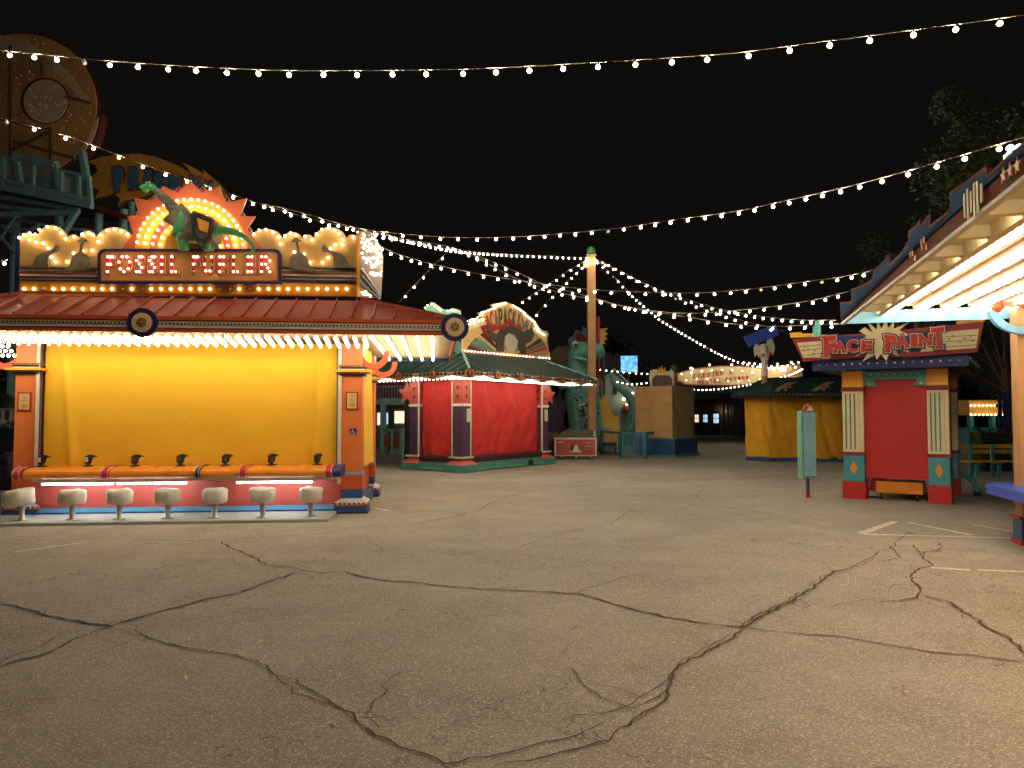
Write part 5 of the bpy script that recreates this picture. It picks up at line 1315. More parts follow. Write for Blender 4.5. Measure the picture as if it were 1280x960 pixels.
MB().prism(f([(822,466),(824,459),(826,463),(827,457),(829,463),(831,459),(832,466)]), -.05, .04, 'yellow').build('crown', sgn)
MB().box(-.3, -.22, .1, .18, 2.8, 3.2, 'black').box(.22, .3, .1, .18, 2.8, 3.2, 'black').build('stand', sgn)
tp_ = at(843, 461, 31); t = thing('topiary', 'dim round green ball tree on a post behind the crown sign', 'plant', (tp_.x, 31, 0)); MB().ball((0, 0, tp_.z), .18, 'leaf', 2).build('foliage', t); MB().tube([(0, 0, 0), (0, 0, tp_.z)], .06, 'wood_post', 8).build('post', t)

# teal gabled house
HF = at(775, 545, 40); HS = thing('gabled_house', 'pale teal gabled house glowing behind the teal dinosaur tail', 'house', (HF.x, 40, 0))
f = lambda P: [(at(u, v, 40).x-HF.x, at(u, v, 40).z) for u, v in P]
MB().prism(f([(752,556),(752,478),(767,466),(803,497),(803,556)]), 0, 4, 'house_teal').build('wall', HS)
for i, (a, b) in enumerate((((748,482),(767,464)), ((767,464),(806,499)))):
    A1, B1 = f([a, b]); MB().add([(A1[0], -.3, A1[1]), (B1[0], -.3, B1[1]), (B1[0], 4.2, B1[1]), (A1[0], 4.2, A1[1]), (A1[0], -.3, A1[1]+.14), (B1[0], -.3, B1[1]+.14), (B1[0], 4.2, B1[1]+.14), (A1[0], 4.2, A1[1]+.14)], [(0,1,5,4),(4,5,6,7),(3,2,1,0),(2,3,7,6),(0,4,7,3),(1,2,6,5)], 'teal_steel').build('roof', HS)
w = MB().prism(f([(766,482),(771,482),(771,493),(766,493)]), -.06, -.001, 'building_dark').build('window', HS); MB().prism(f([(765,481),(772,481),(772,482),(765,482)]), -.1, -.061, 'white_trim').build('sill', w)
MB().prism(f([(776,513),(803,513),(803,508),(792,502),(780,505)]), -1.0, -.001, 'red_dark').build('porch_roof', HS)
MB().prism(f([(797,523),(804,523),(804,540),(797,540)]), -.05, -.001, 'window_lit').build('window', HS); MB().prism(f([(789,519),(795,519),(795,530),(789,530)]), -.05, -.001, 'window_cool').build('window', HS)
for k in range(12): q = f([(779+k*1.9, 506)])[0]; bulb(HS, (q[0], -1.05, q[1]), .05)
for k in range(12): q = f([(780+k*1.9, 504)])[0]; bulb(HS, (q[0], -1.25, q[1]), .045)
q = f([(779, 499)])[0]; bulb(HS, (q[0], -.3, q[1]), .12, 'small'); q = f([(790, 491.5)])[0]; bulb(HS, (q[0], -.3, q[1]), .07, 'small')
t = thing('person', 'person in dark clothes standing before the bright doorway of the far house', 'person', (at(798, 545, 38).x-.2, 38, 0))
skin_obj('body', t, [(0,0,.95,.15,.13),(0,0,1.25,.17,.12),(0,0,1.42,.12,.1),(0,0,1.50,.06,.06),(0,0,1.62,.1,.11),(.1,0,.9,.1,.1),(.12,0,.5,.07,.07),(.12,0,.08,.05,.05),(.12,-.12,.04,.04,.03),(-.1,0,.9,.1,.1),(-.12,.03,.5,.07,.07),(-.13,.05,.08,.05,.05),(-.13,-.07,.04,.04,.03),(.2,0,1.38,.06,.06),(.27,0,1.12,.045,.045),(.25,-.08,.88,.03,.03),(-.2,0,1.38,.06,.06),(-.27,0,1.12,.045,.045),(-.25,-.08,.88,.03,.03)], [(0,1),(1,2),(2,3),(3,4),(0,5),(5,6),(6,7),(7,8),(0,9),(9,10),(10,11),(11,12),(2,13),(13,14),(14,15),(2,16),(16,17),(17,18)], 'building_dark', 2, 0)

# ================================================================== lettered billboard
BB = thing('billboard', 'long cream billboard with red border, bulbs and red hand lettering', 'sign', (at(915, 545, 42).x, 42, 0))
bf = lambda P, d=0: [(at(u, v, 42-d).x-BB.location.x, at(u, v, 42-d).z) for u, v in P]
o_ = [(846,466),(870,460),(900,457),(930,457),(958,460),(958,477),(930,482),(905,482.5),(870,482),(855,481),(850,477),(846,478)]
MB().prism(bf(o_), 0, .15, 'red_wall').build('board', BB)
i_ = [(847.5,467),(870,461.5),(900,458.5),(930,458.5),(955,461),(955,476),(930,480.5),(905,481),(870,480.5),(856,479.5),(851,476),(847.5,476.5)]
MB().prism(bf(i_), -.04, -.001, 'board_cream').build('face', BB)
MB().prism(bf([(953.5,461),(957.5,459),(957.5,478),(953.5,477)]), -.08, -.041, 'red').build('divider', BB)
o2 = [(958,460),(975,457),(1000,455),(1004,470),(975,476),(958,477)]; MB().prism(bf(o2), .01, .14, 'peach').build('board_extension', BB)
def word(txt, u0, v0, u1, v1, h, mat='red'):
    n = len(txt)
    for i, ch in enumerate(txt):
        if ch == ' ': continue
        t = (i+.5)/n; u = u0+(u1-u0)*t; v = v0+(v1-v0)*t; X, Z = bf([(u, v)])[0]; w = (u1-u0)/n*42/FPX*.72
        m = MB(); put_glyph(m, ch, X, Z, w, h*42/FPX, -.06, .03, mat, .02, rnd.uniform(-.09, .09)); m.build('letter', BB)
rnd = random.Random(4)
word('CHESTER &', 866, 471, 916, 464.5, 5.4); word('HESTER DAY...', 871, 478.3, 936, 471.5, 5.2)
for k in range(9): X, Z = bf([(850+k*12.5, 466-5*math.sin(k/8*3.1)+2)])[0]; bulb(BB, (X, -.4, Z), .055)
for k in range(8): X, Z = bf([(856+k*13, 475.5-1.5*math.sin(k)+0)])[0]; bulb(BB, (X, -.35, Z), .045)
for u, v in ((884,458),(911.5,458),(861,462),(947,460),(968,457),(985,455),(990,461),(975,465),(863,463)):
    X, Z = bf([(u, v)])[0]; bulb(BB, (X, -.5, Z+.05), .075)
    MB().bar((X, -.5, Z+.1), (X, .1, Z+.2), .04, 'black').build('lamp_arm', BB)
m = MB()
for u in (850, 957): X, Z = bf([(u, 478)])[0]; m.box(X-.1, X+.1, .15, .35, 0, Z, 'building_dark')
m.build_each('support_post', BB)
# bat-winged creature holding a blue board
PT = thing('winged_creature_sign', 'white winged reptile holding up a tilted blue board on a pole', 'sign', (at(955, 545, 27).x, 27, 0))
pf = lambda P: [(at(u, v, 27).x-PT.location.x, at(u, v, 27).z) for u, v in P]
MB().prism(pf([(929,421),(968,406),(973,419),(936,434)]), -.1, -.0, 'blue_bright').build('blue_board', PT)
MB().prism(pf([(944,446),(943,435),(946,427),(948,430),(951,434),(956,434),(959,428),(961,421),(966,424),(969,433),(967,444),(964,440),(962,446),(959,443),(956,450),(952,444),(949,447),(947,442)]), .02, .09, 'white_trim').build('wings', PT)
a = pf([(955.5, 470), (955.5, 452), (955.5, 446), (955, 436), (953, 430)])
MB().tube([(x, -.02, z) for x, z in a], [.12, .11, .16, .15, .08], 'white_trim', 10).build('body', PT)
a = pf([(952, 444), (961, 443)]); m = MB(); m.ball((a[0][0], -.16, a[0][1]), .07, 'red', 1).ball((a[1][0], -.16, a[1][1]), .07, 'red', 1); m.build_each('red_foot', PT)
a = pf([(955.5, 452), (955.5, 545)]); MB().tube([(a[0][0], 0, a[0][1]), (a[1][0], 0, 0)], .11, 'wood_post', 10).build('pole', PT)

# far long building
LBF = at(900, 545, 60); LBt = thing('long_low_building', 'long low dark station building with lit doors in the far distance', 'building', (LBF.x, 60, 0))
lf = lambda P: [(at(u, v, 60).x-LBF.x, at(u, v, 60).z) for u, v in P]
a, b = lf([(835, 543), (1000, 500)]); MB().box(a[0], b[0], 0, 6, 0, b[1], 'building_brown').build('wall', LBt)
a, b = lf([(832, 505), (1004, 497)]); MB().box(a[0], b[0], -1.2, 6, a[1], a[1]+.2, 'building_dark').build('eave', LBt)
a, b = lf([(835, 500), (930, 486)]); MB().box(a[0], b[0], 1, 6, a[1]+.1, b[1], 'grey').build('upper_wall', LBt)
for u0, u1, v0, v1, mt in ((868,873,518,528,'shop_lit'), (876,884,518,528,'window_cool'), (889,898,517,529,'window_cool')):
    a, b = lf([(u0, v1), (u1, v0)]); dz = lf([(u0, 542)])[0][1]
    w = MB().box(a[0]-.12, b[0]+.12, -.1, -.002, .02, b[1]+.15, 'building_dark').build('door', LBt)
    m = MB(); nx = 2
    for i in range(nx):
        for j in range(2):
            ww = (b[0]-a[0])/nx; hh = (b[1]-a[1])/2; m.box(a[0]+i*ww+.02, a[0]+(i+1)*ww-.02, -.13, -.101, a[1]+j*hh+.02, a[1]+(j+1)*hh-.02, mt)
    m.build('pane', w)
for u in (873.5, 886, 900, 905, 912, 950):
    a = lf([(u, 505)])[0]; MB().box(a[0]-.07, a[0]+.07, -1.1, -1.0, 0, a[1], 'blue' if u == 905 else 'building_dark').build('post', LBt)
for u in (903.5, 908.3): a = lf([(u, 514)])[0]; bulb(LBt, (a[0], -.3, a[1]), .10)
a, b = lf([(885, 493), (910, 483.5)]); MB().box(a[0], b[0], -1.4, -1.3, a[1], b[1], 'window_lit' if False else 'sky_blue_fascia').build('mural_panel', LBt)
m = MB()
for k in range(5): X = a[0]+(b[0]-a[0])*(k+.3)/5; m.ball((X, -1.42, a[1]+.35+.1*(k % 2)), .22, ('red_wall', 'turquoise', 'peach', 'purple_soft', 'yellow')[k], 1, 1.3)
m.build_each('mural_figure', LBt)
cutout('character_board', 'dim blue and grey rocky board beside the far mural', 'scenery', [(916,490),(914,485),(918,482),(927,482),(931,486),(930,493),(918,493)], 58, 'window_cool' if False else 'blue_light')
t = cutout('turquoise_tarp', 'turquoise heap on the far roof left of the yellow-curtained booth', 'tarp', [(926,506),(930,500),(936,497),(943,498),(943,505)], 56, 'turquoise', .8)
t = thing('stroller', 'dark folded pushchair parked beside the yellow-curtained booth', 'pushchair', ground(936, 549), 0)
MB().box(-.3, .2, 0, .5, .3, .9, 'black').bar((.2, .2, .8), (.45, .2, 1.2), .05, 'black').bar((-.3, .2, .3), (.35, .2, .1), .05, 'black').build('frame', t)
for x in (-.35, -.05, .3): MB().disc(x, .09, .085, .1, .14, 'dark_grey', 12).build('wheel', t)

# ================================================================== booth with dull yellow curtains and dark teal roof
gY = ground(962, 577); YK = Fr(gY.x, gY.y, 0)
KY = frame_thing('curtained_booth', 'booth closed by dull yellow curtains under a dark teal roof', 'booth', YK)
P_ = [(-.55, .9), (0, 0), (3.6, -.1), (4.2, .9)]
for k in range(3):
    (xa, ya), (xb, yb) = P_[k], P_[k+1]; L = math.hypot(xb-xa, yb-ya); nx_, ny_ = (yb-ya)/L, -(xb-xa)/L
    cloth('curtain', KY, lambda a, b, xa=xa, ya=ya, xb=xb, yb=yb, nx_=nx_, ny_=ny_, L=L: (xa+(xb-xa)*a-nx_*-fold(a*L*1.4+k+b*.5, b*2, .13, 4+k), ya+(yb-ya)*a+ny_*fold(a*L*1.4+k+b*.5, b*2, .13, 4+k)-.06*math.exp(-((a*L-1.1)/.03)**2), .12+2.2*b+.03*math.sin(a*L*2)*(1-b)), int(20*L)+4, 20, 'yellow_cloth_dull')
    MB().prismz([(xa, ya), (xb, yb), (xb-nx_*.4+0, yb+.4), (xa-nx_*.4, ya+.4)], 0, .16, 'blue').build('plinth', KY)
MB().prismz([(-.3, 1), (.15, .3), (3.45, .25), (4.1, 1), (4.1, 3.5), (1.2, 3.5)], .02, 2.3, 'building_dark').build('inner_wall', KY)
e0, e1 = 2.28, 2.42
rim = [(-1.1, .9), (-.3, -.9), (4.0, -1.0), (5.2, .6), (5.2, 4), (.3, 4)]
MB().prismz(rim, e0, e0+.08, 'black').build('eave', KY)
topp = [(.2, 1.2), (.5, .6), (3.4, .6), (3.9, 1.2), (3.9, 3.2), (1.0, 3.2)]
V = [(x, y, e0+.08) for x, y in rim]+[(x, y, 3.02) for x, y in topp]
MB().add(V, [(i, (i+1)%6, (i+1)%6+6, i+6) for i in range(6)]+[(6, 7, 8, 9, 10, 11)], 'roof_teal_dark').build('roof', KY)
for k, x in enumerate((.25, 1.55, 2.85)):
    P2 = [(x-.38, .0), (x-.2, .12), (x-.05, .2), (x+.1, .3), (x+.45, .32), (x+.2, .2), (x+.32, .08), (x+.12, .12), (x+.05, -.02), (x-.08, .08), (x-.2, -.02)]
    MB().prism([(a, 2.48+b) for a, b in P2], -.88, -.80, 'hill_tan').build('winged_ornament', KY)
ed = MB()
for k in range(30): ed.ball((-.2+k*.14, -.97-.0*k, 2.36), .022, 'steel', 1)
ed.build('eave_studs', KY)

# ================================================================== back right: benches, hedge, columns, trees
def bench(u0, u1, v, lab):
    a = ground(u0, v); b = ground(u1, v); d = b-a; L = d.length; t = thing('slatted_bench', lab, 'bench', a, math.atan2(d.y, d.x))
    for z in (.62, .76): MB().box(0, L, .32, .36, z, z+.10, 'plank_yellow').build('back_slat', t)
    for y in (-.12, .02, .16): MB().box(0, L, y, y+.11, .40, .44, 'plank_yellow').build('seat_slat', t)
    for x in (.3, L*.5, L-.3):
        MB().box(x-.04, x+.04, .0, .06, 0, .40, 'turquoise').box(x-.04, x+.04, .27, .318, 0, .86, 'turquoise').box(x-.04, x+.04, -.1, .27, .36, .398, 'turquoise').build('bench_leg', t)
    MB().box(.2, L-.2, .1, .14, .12, .16, 'turquoise').build('stretcher', t)
bench(1208, 1292, 597, 'long yellow slatted bench with turquoise legs under the dark tree')
def tree(lab, x, y, H, Rr, th, seed, mat='leaf', nl=5200, clumps=26, zc=None, name='broadleaf_tree', flat=1.0):
    rn = random.Random(seed); t = thing(name, lab, 'tree', (x, y, 0))
    tr_ = MB(); zc = zc or H*.68
    tr_.tube([(0, 0, 0), (.05, .02, H*.25), (-.04, .05, H*.45), (.02, 0, zc)], [th, th*.8, th*.65, th*.35], 'bark', 9)
    cl = []
    for k in range(clumps):
        while True:
            p = Vector((rn.uniform(-1, 1), rn.uniform(-1, 1), rn.uniform(-1, 1)))
            if .35 < p.length < 1: break
        cpos = Vector((p.x*Rr, p.y*Rr, zc+p.z*Rr*1.05*flat)); cl.append((cpos, rn.uniform(.22, .42)*Rr*.75))
        if k < 12: tr_.tube([(0, 0, H*.35+k*.06), (cpos.x*.45, cpos.y*.45, (H*.4+cpos.z)/2), tuple(cpos)], [th*.35, th*.2, th*.06], 'bark', 5)
    tr_.build('trunk', t)
    mb = MB(); vs = []; fs = []
    for k in range(nl):
        cp, cr_ = cl[rn.randrange(len(cl))]
        d = Vector((rn.gauss(0, 1), rn.gauss(0, 1), rn.gauss(0, 1))).normalized()*cr_*(rn.random()**.45); p = cp+d; p.z -= abs(rn.gauss(0, .05))
        a = Vector((rn.gauss(0, 1), rn.gauss(0, 1), rn.gauss(0, .6))).normalized(); b = a.cross(Vector((rn.gauss(0, 1), rn.gauss(0, 1), rn.gauss(0, 1)))).normalized()
        s = rn.uniform(.05, .10)*(Rr/2.6)**.3; i0 = len(vs)
        vs += [p-a*s, p+b*s*.45, p+a*s, p-b*s*.45]; fs.append((i0, i0+1, i0+2, i0+3))
    mb.add(vs, fs, mat); o = mb.build('crown', t); return t
pT = at(1236, 560, 18.5)
tree('big leafy tree rising behind the right canopy', at(1236, 560, 22).x+.9, 22.0, 12.0, 2.9, .22, 3, 'leaf', 18000, 44, 9.2)
tree('dark tree trunk and foliage behind the slatted bench', at(1262, 560, 24.5).x, 24.5, 6.6, 2.7, .18, 5, 'leaf_dark', 5000, 20, 4.6)
tree('dim low tree behind the right parapet', at(1150, 480, 22).x, 22.0, 7.2, 1.7, .16, 6, 'leaf_dark', 4200, 16, 6.3)
tree('small dark tree at the far left edge behind the orange column', -15.5, 21.0, 4.2, 1.4, .14, 8, 'leaf_dark', 3500, 14, 3.0)
def hedge(lab, x0, x1, y, d, h, seed, mat='leaf_dark', z0=0):
    rn = random.Random(seed); vs = []; fs = []
    n = int((x1-x0)*(h)*420)
    for k in range(n):
        p = Vector((rn.uniform(x0, x1), y+rn.uniform(0, d), z0+rn.uniform(0, h)*(1-.12*rn.random()))); a = Vector((rn.gauss(0, 1), rn.gauss(0, 1), rn.gauss(0, 1))).normalized(); b = a.cross(Vector((rn.gauss(0, 1), rn.gauss(0, 1), rn.gauss(0, 1)))).normalized()
        s = rn.uniform(.04, .08); i0 = len(vs); vs += [p-a*s, p+b*s*.5, p+a*s, p-b*s*.5]; fs.append((i0, i0+1, i0+2, i0+3))
    t = thing('hedge', lab, 'hedge', (0, 0, 0)); MB().add(vs, fs, mat).build('foliage', t)
    MB().box(x0+.1, x1-.1, y+.15, y+d, z0+.0, z0+h*.85, 'leaf_dark').build('inner_growth', t)
hedge('dark clipped hedge behind the slatted bench', 13.4, 17.4, 21.2, .7, 1.35, 9)
hedge('dark leafy planting at the left edge behind the orange column', -17.5, -13.2, 20, 1.0, 1.5, 10)
bl = thing('blue_fence', 'tall dark blue slatted fence behind the tree at right', 'fence', (at(1236, 540, 24).x, 24, 0))
for k in range(12): MB().box(.35+k*.16, .45+k*.16, 0, .06, 0, 2.3+.1*math.sin(k), 'navy').build('slat', bl)
MB().box(.3, 2.3, .07, .12, 1.9, 2.0, 'navy').build('rail', bl)
fb2 = thing('far_lit_booth', 'distant booth with two rows of bulbs glimpsed right of the face paint stand', 'booth', (at(1228, 560, 29).x, 29, 0))
x0 = at(1212, 520, 29).x-fb2.location.x; x1 = at(1262, 520, 29).x-fb2.location.x; z_ = lambda v: at(1228, v, 29).z
MB().box(x0, x1, 0, 2, z_(519), z_(500), 'plank_yellow').build('upper_wall', fb2); MB().box(x0, x1, 0.0, 1.5, 0, z_(535), 'turquoise').build('counter', fb2); MB().box(x0+.2, x0+.35, .3, .5, z_(535), z_(519), 'turquoise').box(x1-.5, x1-.35, .3, .5, z_(535), z_(519), 'turquoise').build_each('post', fb2)
for k in range(11):
    X = x0+(x1-x0)*k/10; bulb(fb2, (X, -.1, z_(518.5)), .045)
    if k < 8: bulb(fb2, (X, -.1, z_(507)), .045)

# ================================================================== coaster tower, top left
CO = Fr(at(110, 250, 24).x, 24, -14.0)
KC = frame_thing('coaster_platform', 'teal steel ride platform with mesh railing high at the left', 'ride structure', CO)
cq = lambda u, v, ly=0: CO.F(u, v, ly)
xR_, zR_ = cq(114, 257); xL_ = xR_-7.0
zfl = cq(60, 241)[1]
def cbar(p, q_, w=.10, mat='teal_steel', ly=0, ly2=None, name='steel_beam'):
    a = cq(*p, ly); b = cq(*q_, ly if ly2 is None else ly2); return MB().bar((a[0], ly, a[1]), (b[0], ly if ly2 is None else ly2, b[1]), w, mat).build(name, KC)
cbar((0,234),(115,258),.16); cbar((-40,226),(0,234),.16); cbar((0,225),(113,250),.14); cbar((-10,193),(111,221),.09, name='handrail'); cbar((0,229.5),(113,254),.05)
for u in (4.5, 42, 77, 99, 111): cbar((u, 193+(u+10)*.231), (u-.5 if u != 111 else 114, 232+(u)*.21), .12, name='railing_post')
m = MB()
for k in range(52):
    u = 5+k*2.05; a = cq(u, 196+(u+10)*.231); b = cq(u, 226+u*.215); m.bar((a[0], .03, a[1]), (b[0], .03, b[1]), .012, 'teal_steel')
for k in range(9):
    a = cq(2, 198+k*3.4); b = cq(111, 222+k*3.5); m.bar((a[0], .03, a[1]), (b[0], .03, b[1]), .012, 'teal_steel')
m.build('railing_mesh', KC)['kind'] = 'stuff'
MB().add([(*[cq(-20, 231)[0]], .1, cq(-20, 231)[1]-.1), (cq(113, 257)[0], .1, cq(113, 257)[1]), (cq(113, 257)[0], 3.5, cq(113, 257)[1]), (cq(-20, 231)[0], 3.5, cq(-20, 231)[1]-.1)], [(0, 1, 2, 3)], 'dark_grey').build('platform_deck', KC)
for p, q_, w, l1, l2 in (((0,246),(98,262),.14,1,1), ((0,258),(95,268),.12,1.6,1.6), ((0,268),(92,266),.14,.4,.4), ((0,270),(55,281),.1,2,2), ((97,262),(80,290),.16,.4,.4), ((80,290),(76,380),.16,.4,.4), ((74,272),(75,290),.14,1,1), ((20,300),(50,280),.08,.8,.8), ((86,285),(125,290),.1,1,1), ((0,295),(20,318),.08,.8,.8), ((0,282),(40,288),.08,1.5,1.5), ((20,268),(0,300),.07,1.3,1.3), ((30,300),(0,282),.07,1.2,1.2)):
    cbar(p, q_, w, 'teal_steel', l1, l2)
for u in (124, 155): a = cq(u, 262, 1.5); MB().tube([(a[0], 1.5, 0), (a[0], 1.5, a[1])], .13, 'teal_steel', 10).build('steel_column', KC)
for u in (20, 74): a = cq(u, 262, 2.5); MB().tube([(a[0], 2.5, 0), (a[0], 2.5, a[1])], .16, 'teal_steel', 10).build('steel_column', KC)
cbar((113,258),(170,275),.16,'red_dark',1.2); cbar((20,193),(70,206),.2); cbar((20,193),(26,228),.16); cbar((70,205),(75,236),.16); cbar((103,190),(108,222),.18); 
for k in range(6): a = cq(30+k*9, 225+k*1.5, 1.2); MB().box(a[0]-.12, a[0]+.12, 1.2, 1.5, a[1]-.3, a[1]+.35, ('blue', 'grey', 'blue', 'black', 'blue', 'grey')[k]).build('control_cabinet', KC)
# round painted disc
DK = thing('round_ride_sign', 'huge tan disc with red flame edge and pale round centre at upper left', 'sign', CO.o+CO.ey*1.2, CO.yaw)
dq = lambda u, v: cq(u, v, 1.2)
ro = []
cxd, cyd = 27, 132
for i in range(60):
    a = 2*math.pi*i/60; ro.append((cxd+94*math.cos(a)*(1.0), cyd-90*math.sin(a)))
MB().prism([dq(u, v) for u, v in [(cxd+96*math.cos(2*math.pi*i/60), cyd-92*math.sin(2*math.pi*i/60)) for i in range(60)]], 0.02, .1, 'disc_edge').build('disc_rim', DK)
MB().prism([dq(u, v) for u, v in ((118,150),(127,142),(125,160),(119,178),(105,196),(98,190),(112,172))], .0, .28, 'disc_edge').build('flame_tip', DK)
MB().prism([dq(u, v) for u, v in ((119,152),(124,147),(122,160),(116,176),(104,191),(102,187),(113,170))], -.03, -.001, 'disc_pale').build('flame_face', DK)
MB().prism([dq(u, v) for u, v in ro], -.02, .018, 'disc_tan').build('disc_face', DK)
MB().prism([dq(u, v) for u, v in [(58+30*math.cos(2*math.pi*i/40), 127-29*math.sin(2*math.pi*i/40)) for i in range(40)]], -.07, -.021, 'disc_edge').build('centre_rim', DK)
MB().prism([dq(u, v) for u, v in [(59.5+27*math.cos(2*math.pi*i/40), 128-27*math.sin(2*math.pi*i/40)) for i in range(40)]], -.10, -.071, 'disc_pale').build('centre_plate', DK)
MB().prism([dq(u, v) for u, v in ((-40,50),(0,44),(30,50),(60,66),(90,95),(113,128),(104,126),(80,100),(66,88),(68,80),(58,72),(30,66),(0,60))], -.05, -.0215, 'disc_pale').build('rim_sweep', DK)
rn = random.Random(11); m = MB()
for k in range(260):
    a = rn.uniform(0, 6.28); r_ = 88*math.sqrt(rn.random()); u = cxd+r_*math.cos(a); v = cyd-r_*math.sin(a)*.95
    X, Z = dq(u, v); m.ball((X, -.035, Z), .032, 'bulb_dead', 1)
for k in range(70):
    a = rn.uniform(0, 6.28); r_ = 25*math.sqrt(rn.random()); X, Z = dq(59.5+r_*math.cos(a), 128-r_*math.sin(a)); m.ball((X, -.115, Z), .03, 'bulb_dead', 1)
o = m.build('unlit_bulbs', DK); o['kind'] = 'stuff'
for p, q_ in (((18,60),(18,200)), ((57,80),(57,98)), ((68,160),(68,205)), ((86,123),(118,131)), ((0,150),(68,165)), ((20,178),(98,200)), ((68,165),(20,190))):
    A1, B1 = dq(*p), dq(*q_); MB().bar((A1[0], -.14, A1[1]), (B1[0], -.14, B1[1]), .09, 'disc_brace').build('brace_tube', DK)
# cut-out lettered gold sign
PS = Fr(at(200, 230, 27).x, 27, -10.0); KP = frame_thing('ride_name_sign', 'jagged gold ride name board with dotted blue letters behind the sunburst', 'sign', PS)
sq = lambda u, v: PS.F(u, v, 0)
jo = [(110,202),(128,196),(150,193),(172,192),(195,196),(220,206),(240,217),(228,203),(243,210),(254,217),(253,211),(268,224),(276,232),(272,226),(282,240),(292,258),(270,262),(230,262),(200,240),(175,247),(155,251),(147,259),(150,248),(143,242),(118,249),(125,236),(112,234),(112,222),(122,214),(120,207)]
SPN = MB().prism([sq(u, v) for u, v in jo], 0, .2, 'sign_gold', 'building_brown').build('board', KP)
for i, (ch, u, v, w, h, r_) in enumerate((('P',150,224,15,32,.12),('R',170,223,17,28,.0),('I',186,226,9,27,-.05),('M',203,229,20,26,-.12),('E',220,233,14,24,-.2),('V',242,229,15,17,-.3),('A',255,233,12,14,-.3),('L',266,233,9,10,-.3))):
    X, Z = sq(u, v); k_ = 27/FPX; m = MB()
    put_glyph(m, ch, X, Z, w*k_+.12, h*k_+.12, -.03, .04, 'red_dark', .10, r_); put_glyph(m, ch, X, Z, w*k_, h*k_, -.07, .04, 'letter_blue', .08, r_)
    m.build('letter', KP)
for u in (158, 172, 235): X, Z = sq(u, 250); MB().tube([(X, .3, 0), (X, .3, Z)], .11, 'teal_steel', 10).build('support_post', KP)
# far left under the platform: tent, rails, bins
TF = at(0, 545, 22)
t = thing('grey_umbrella', 'grey canvas umbrella roof at the left edge', 'umbrella', (at(-4, 500, 22).x, 22, 0))
za, zt_ = at(0, 512, 22).z, at(0, 496, 22).z
MB().add([(1.3*math.cos(k*math.pi/4+.39), 1.3*math.sin(k*math.pi/4+.39), za-.0) for k in range(8)]+[(0, 0, zt_+.2)], [(k, (k+1) % 8, 8) for k in range(8)], 'dark_grey').build('canopy', t); MB().tube([(0, 0, 0), (0, 0, zt_+.2)], .03, 'steel', 8).build('pole', t)
t = thing('deck_railing', 'red and white striped balustrade at the left edge', 'railing', (at(-20, 530, 21).x, 21, 0)); z0_, z1_ = at(0, 525, 21).z, at(0, 513, 21).z
for k in range(14): MB().box(k*.12, k*.12+.07, 0, .05, z0_, z1_, 'red_dark' if k % 2 else 'white_trim').build('baluster', t)
MB().box(-.1, 1.8, -.02, .07, z1_, z1_+.06, 'teal_steel').box(-.1, 1.8, -.05, .12, z0_-.08, z0_, 'white_trim').box(-.1, 1.8, -.0, .5, z0_-.4, z0_-.082, 'teal_steel').box(0, .15, .1, .25, 0, z0_-.4, 'teal_steel').box(1.5, 1.65, .1, .25, 0, z0_-.4, 'teal_steel').build('rail', t)
t = thing('litter_bin', 'dark purple litter bin left of the orange column', 'bin', ground(11, 612), 0); MB().lathe([(0, 0), (.17, 0), (.19, .7), (.15, .78), (.05, .84), (0, .84)], 0, 0, 'purple', 14).build('drum', t); MB().box(-.08, .08, -.19, -.15, .56, .66, 'black').build('flap', t)

# ================================================================== ride station seen between the two kiosks
GS = at(492, 545, 34); ST = thing('ride_station', 'dim two-storey ride station with railings glimpsed between the kiosks', 'building', (GS.x, 34, 0))
gq = lambda u, v, Y=34: (at(u, v, Y).x-GS.x, at(u, v, Y).z)
a = gq(440, 505); b = gq(560, 497); MB().box(a[0], b[0], -.2, .2, gq(490, 506)[1], gq(490, 498)[1], 'teal_steel').build('floor_beam', ST)
MB().box(a[0], b[0], .3, 5, gq(490, 498)[1], gq(490, 496)[1], 'dark_grey').build('upper_floor', ST)
for k in range(34): X = a[0]+.13*k; MB().box(X, X+.03, -.1, -.06, gq(490, 497.5)[1], gq(490, 484)[1], 'teal_steel').build('baluster', ST)
MB().box(a[0], b[0], -.12, -.04, gq(490, 484)[1], gq(490, 482.5)[1], 'teal_steel').build('handrail', ST)
MB().box(a[0], b[0], 1.5, 1.7, gq(490, 497)[1], gq(490, 470)[1], 'red_dark').build('upper_wall', ST)
for u in (479, 489): X = gq(u, 540)[0]; MB().box(X-.12, X+.12, -.15, .15, 0, gq(490, 506)[1], 'teal_steel' if u == 479 else 'building_dark').build('post', ST)
MB().box(a[0], b[0], 3.0, 3.2, 0, gq(490, 506)[1], 'building_brown').build('back_wall', ST)
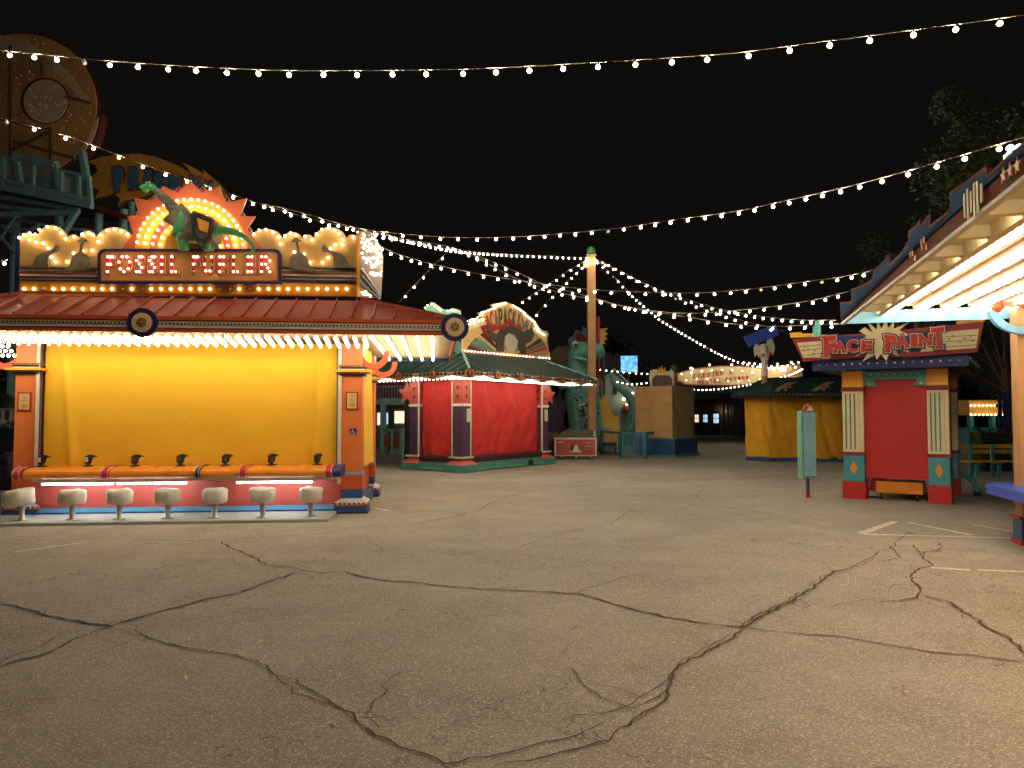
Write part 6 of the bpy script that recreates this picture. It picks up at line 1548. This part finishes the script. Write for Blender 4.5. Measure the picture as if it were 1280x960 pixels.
for u0, u1, v0, v1, mt in ((472,477,516,531,'shop_lit'), (481,486,516,530,'window_cool'), (492,511,514,529,'shop_lit')):
    p0, p1 = gq(u0, v1, 37), gq(u1, v0, 37); w = MB().box(p0[0], p1[0], 2.9, 2.99, p0[1], p1[1], mt).build('window', ST); MB().box(p0[0], p1[0], 2.84, 2.9, p0[1]-.08, p0[1], 'white_trim').build('sill', w)
t = thing('queue_fence', 'red and teal queue fence below the ride station', 'fence', (GS.x, 31, 0)); hq = lambda u, v: (at(u, v, 31).x-GS.x, at(u, v, 31).z)
MB().box(hq(470, 540)[0], hq(515, 540)[0], 0, .1, hq(490, 540)[1], hq(490, 536)[1], 'teal').build('top_rail', t)
for k in range(11): X = hq(472+k*3.8, 560)[0]; MB().box(X, X+.03, .0, .05, .1, hq(490, 540)[1], 'teal').build('baluster', t)
for u in (478, 490, 501, 509): X = hq(u, 560)[0]; MB().box(X-.04, X+.04, -.03, .09, 0, hq(490, 536)[1], 'teal_pale').build('post', t)
for u0, u1 in ((480, 488), (492, 507)): MB().box(hq(u0, 550)[0], hq(u1, 550)[0], .12, .2, hq(490, 559)[1], hq(490, 543)[1], 'red').build('red_panel', t)
t = thing('gate_post', 'pale teal narrow post beside the purple kiosk column', 'post', ground(505, 583)); MB().box(-.05, .05, -.05, .05, 0, 1.25, 'teal_pale').box(-.02, .1, -.06, -.051, .5, .6, 'steel').box(-.02, .1, -.06, -.051, .9, 1.0, 'steel').build('shaft', t)
# dark backdrop planting far behind
def woods():
    rn = random.Random(77); vs = []; fs = []
    for k in range(42000):
        x = rn.uniform(-70, 70); top = 6.0+2.2*math.sin(x*.22)+1.6*math.sin(x*.57+2)+rn.uniform(-1.0, 1.0)
        p = Vector((x, 72+rn.uniform(0, 7), rn.uniform(0.2, max(1, top)))); a = Vector((rn.gauss(0, 1), rn.gauss(0, 1), rn.gauss(0, 1))).normalized(); b = a.cross(Vector((rn.gauss(0, 1), rn.gauss(0, 1), rn.gauss(0, 1)))).normalized()
        s = rn.uniform(.2, .42); i0 = len(vs); vs += [p-a*s, p+b*s*.5, p+a*s, p-b*s*.5]; fs.append((i0, i0+1, i0+2, i0+3))
    o = MB().add(vs, fs, 'leaf_dark').build('far_woods', None, 'dark band of woods behind the park, hardly visible'); o['kind'] = 'stuff'; o['category'] = 'woods'
woods()
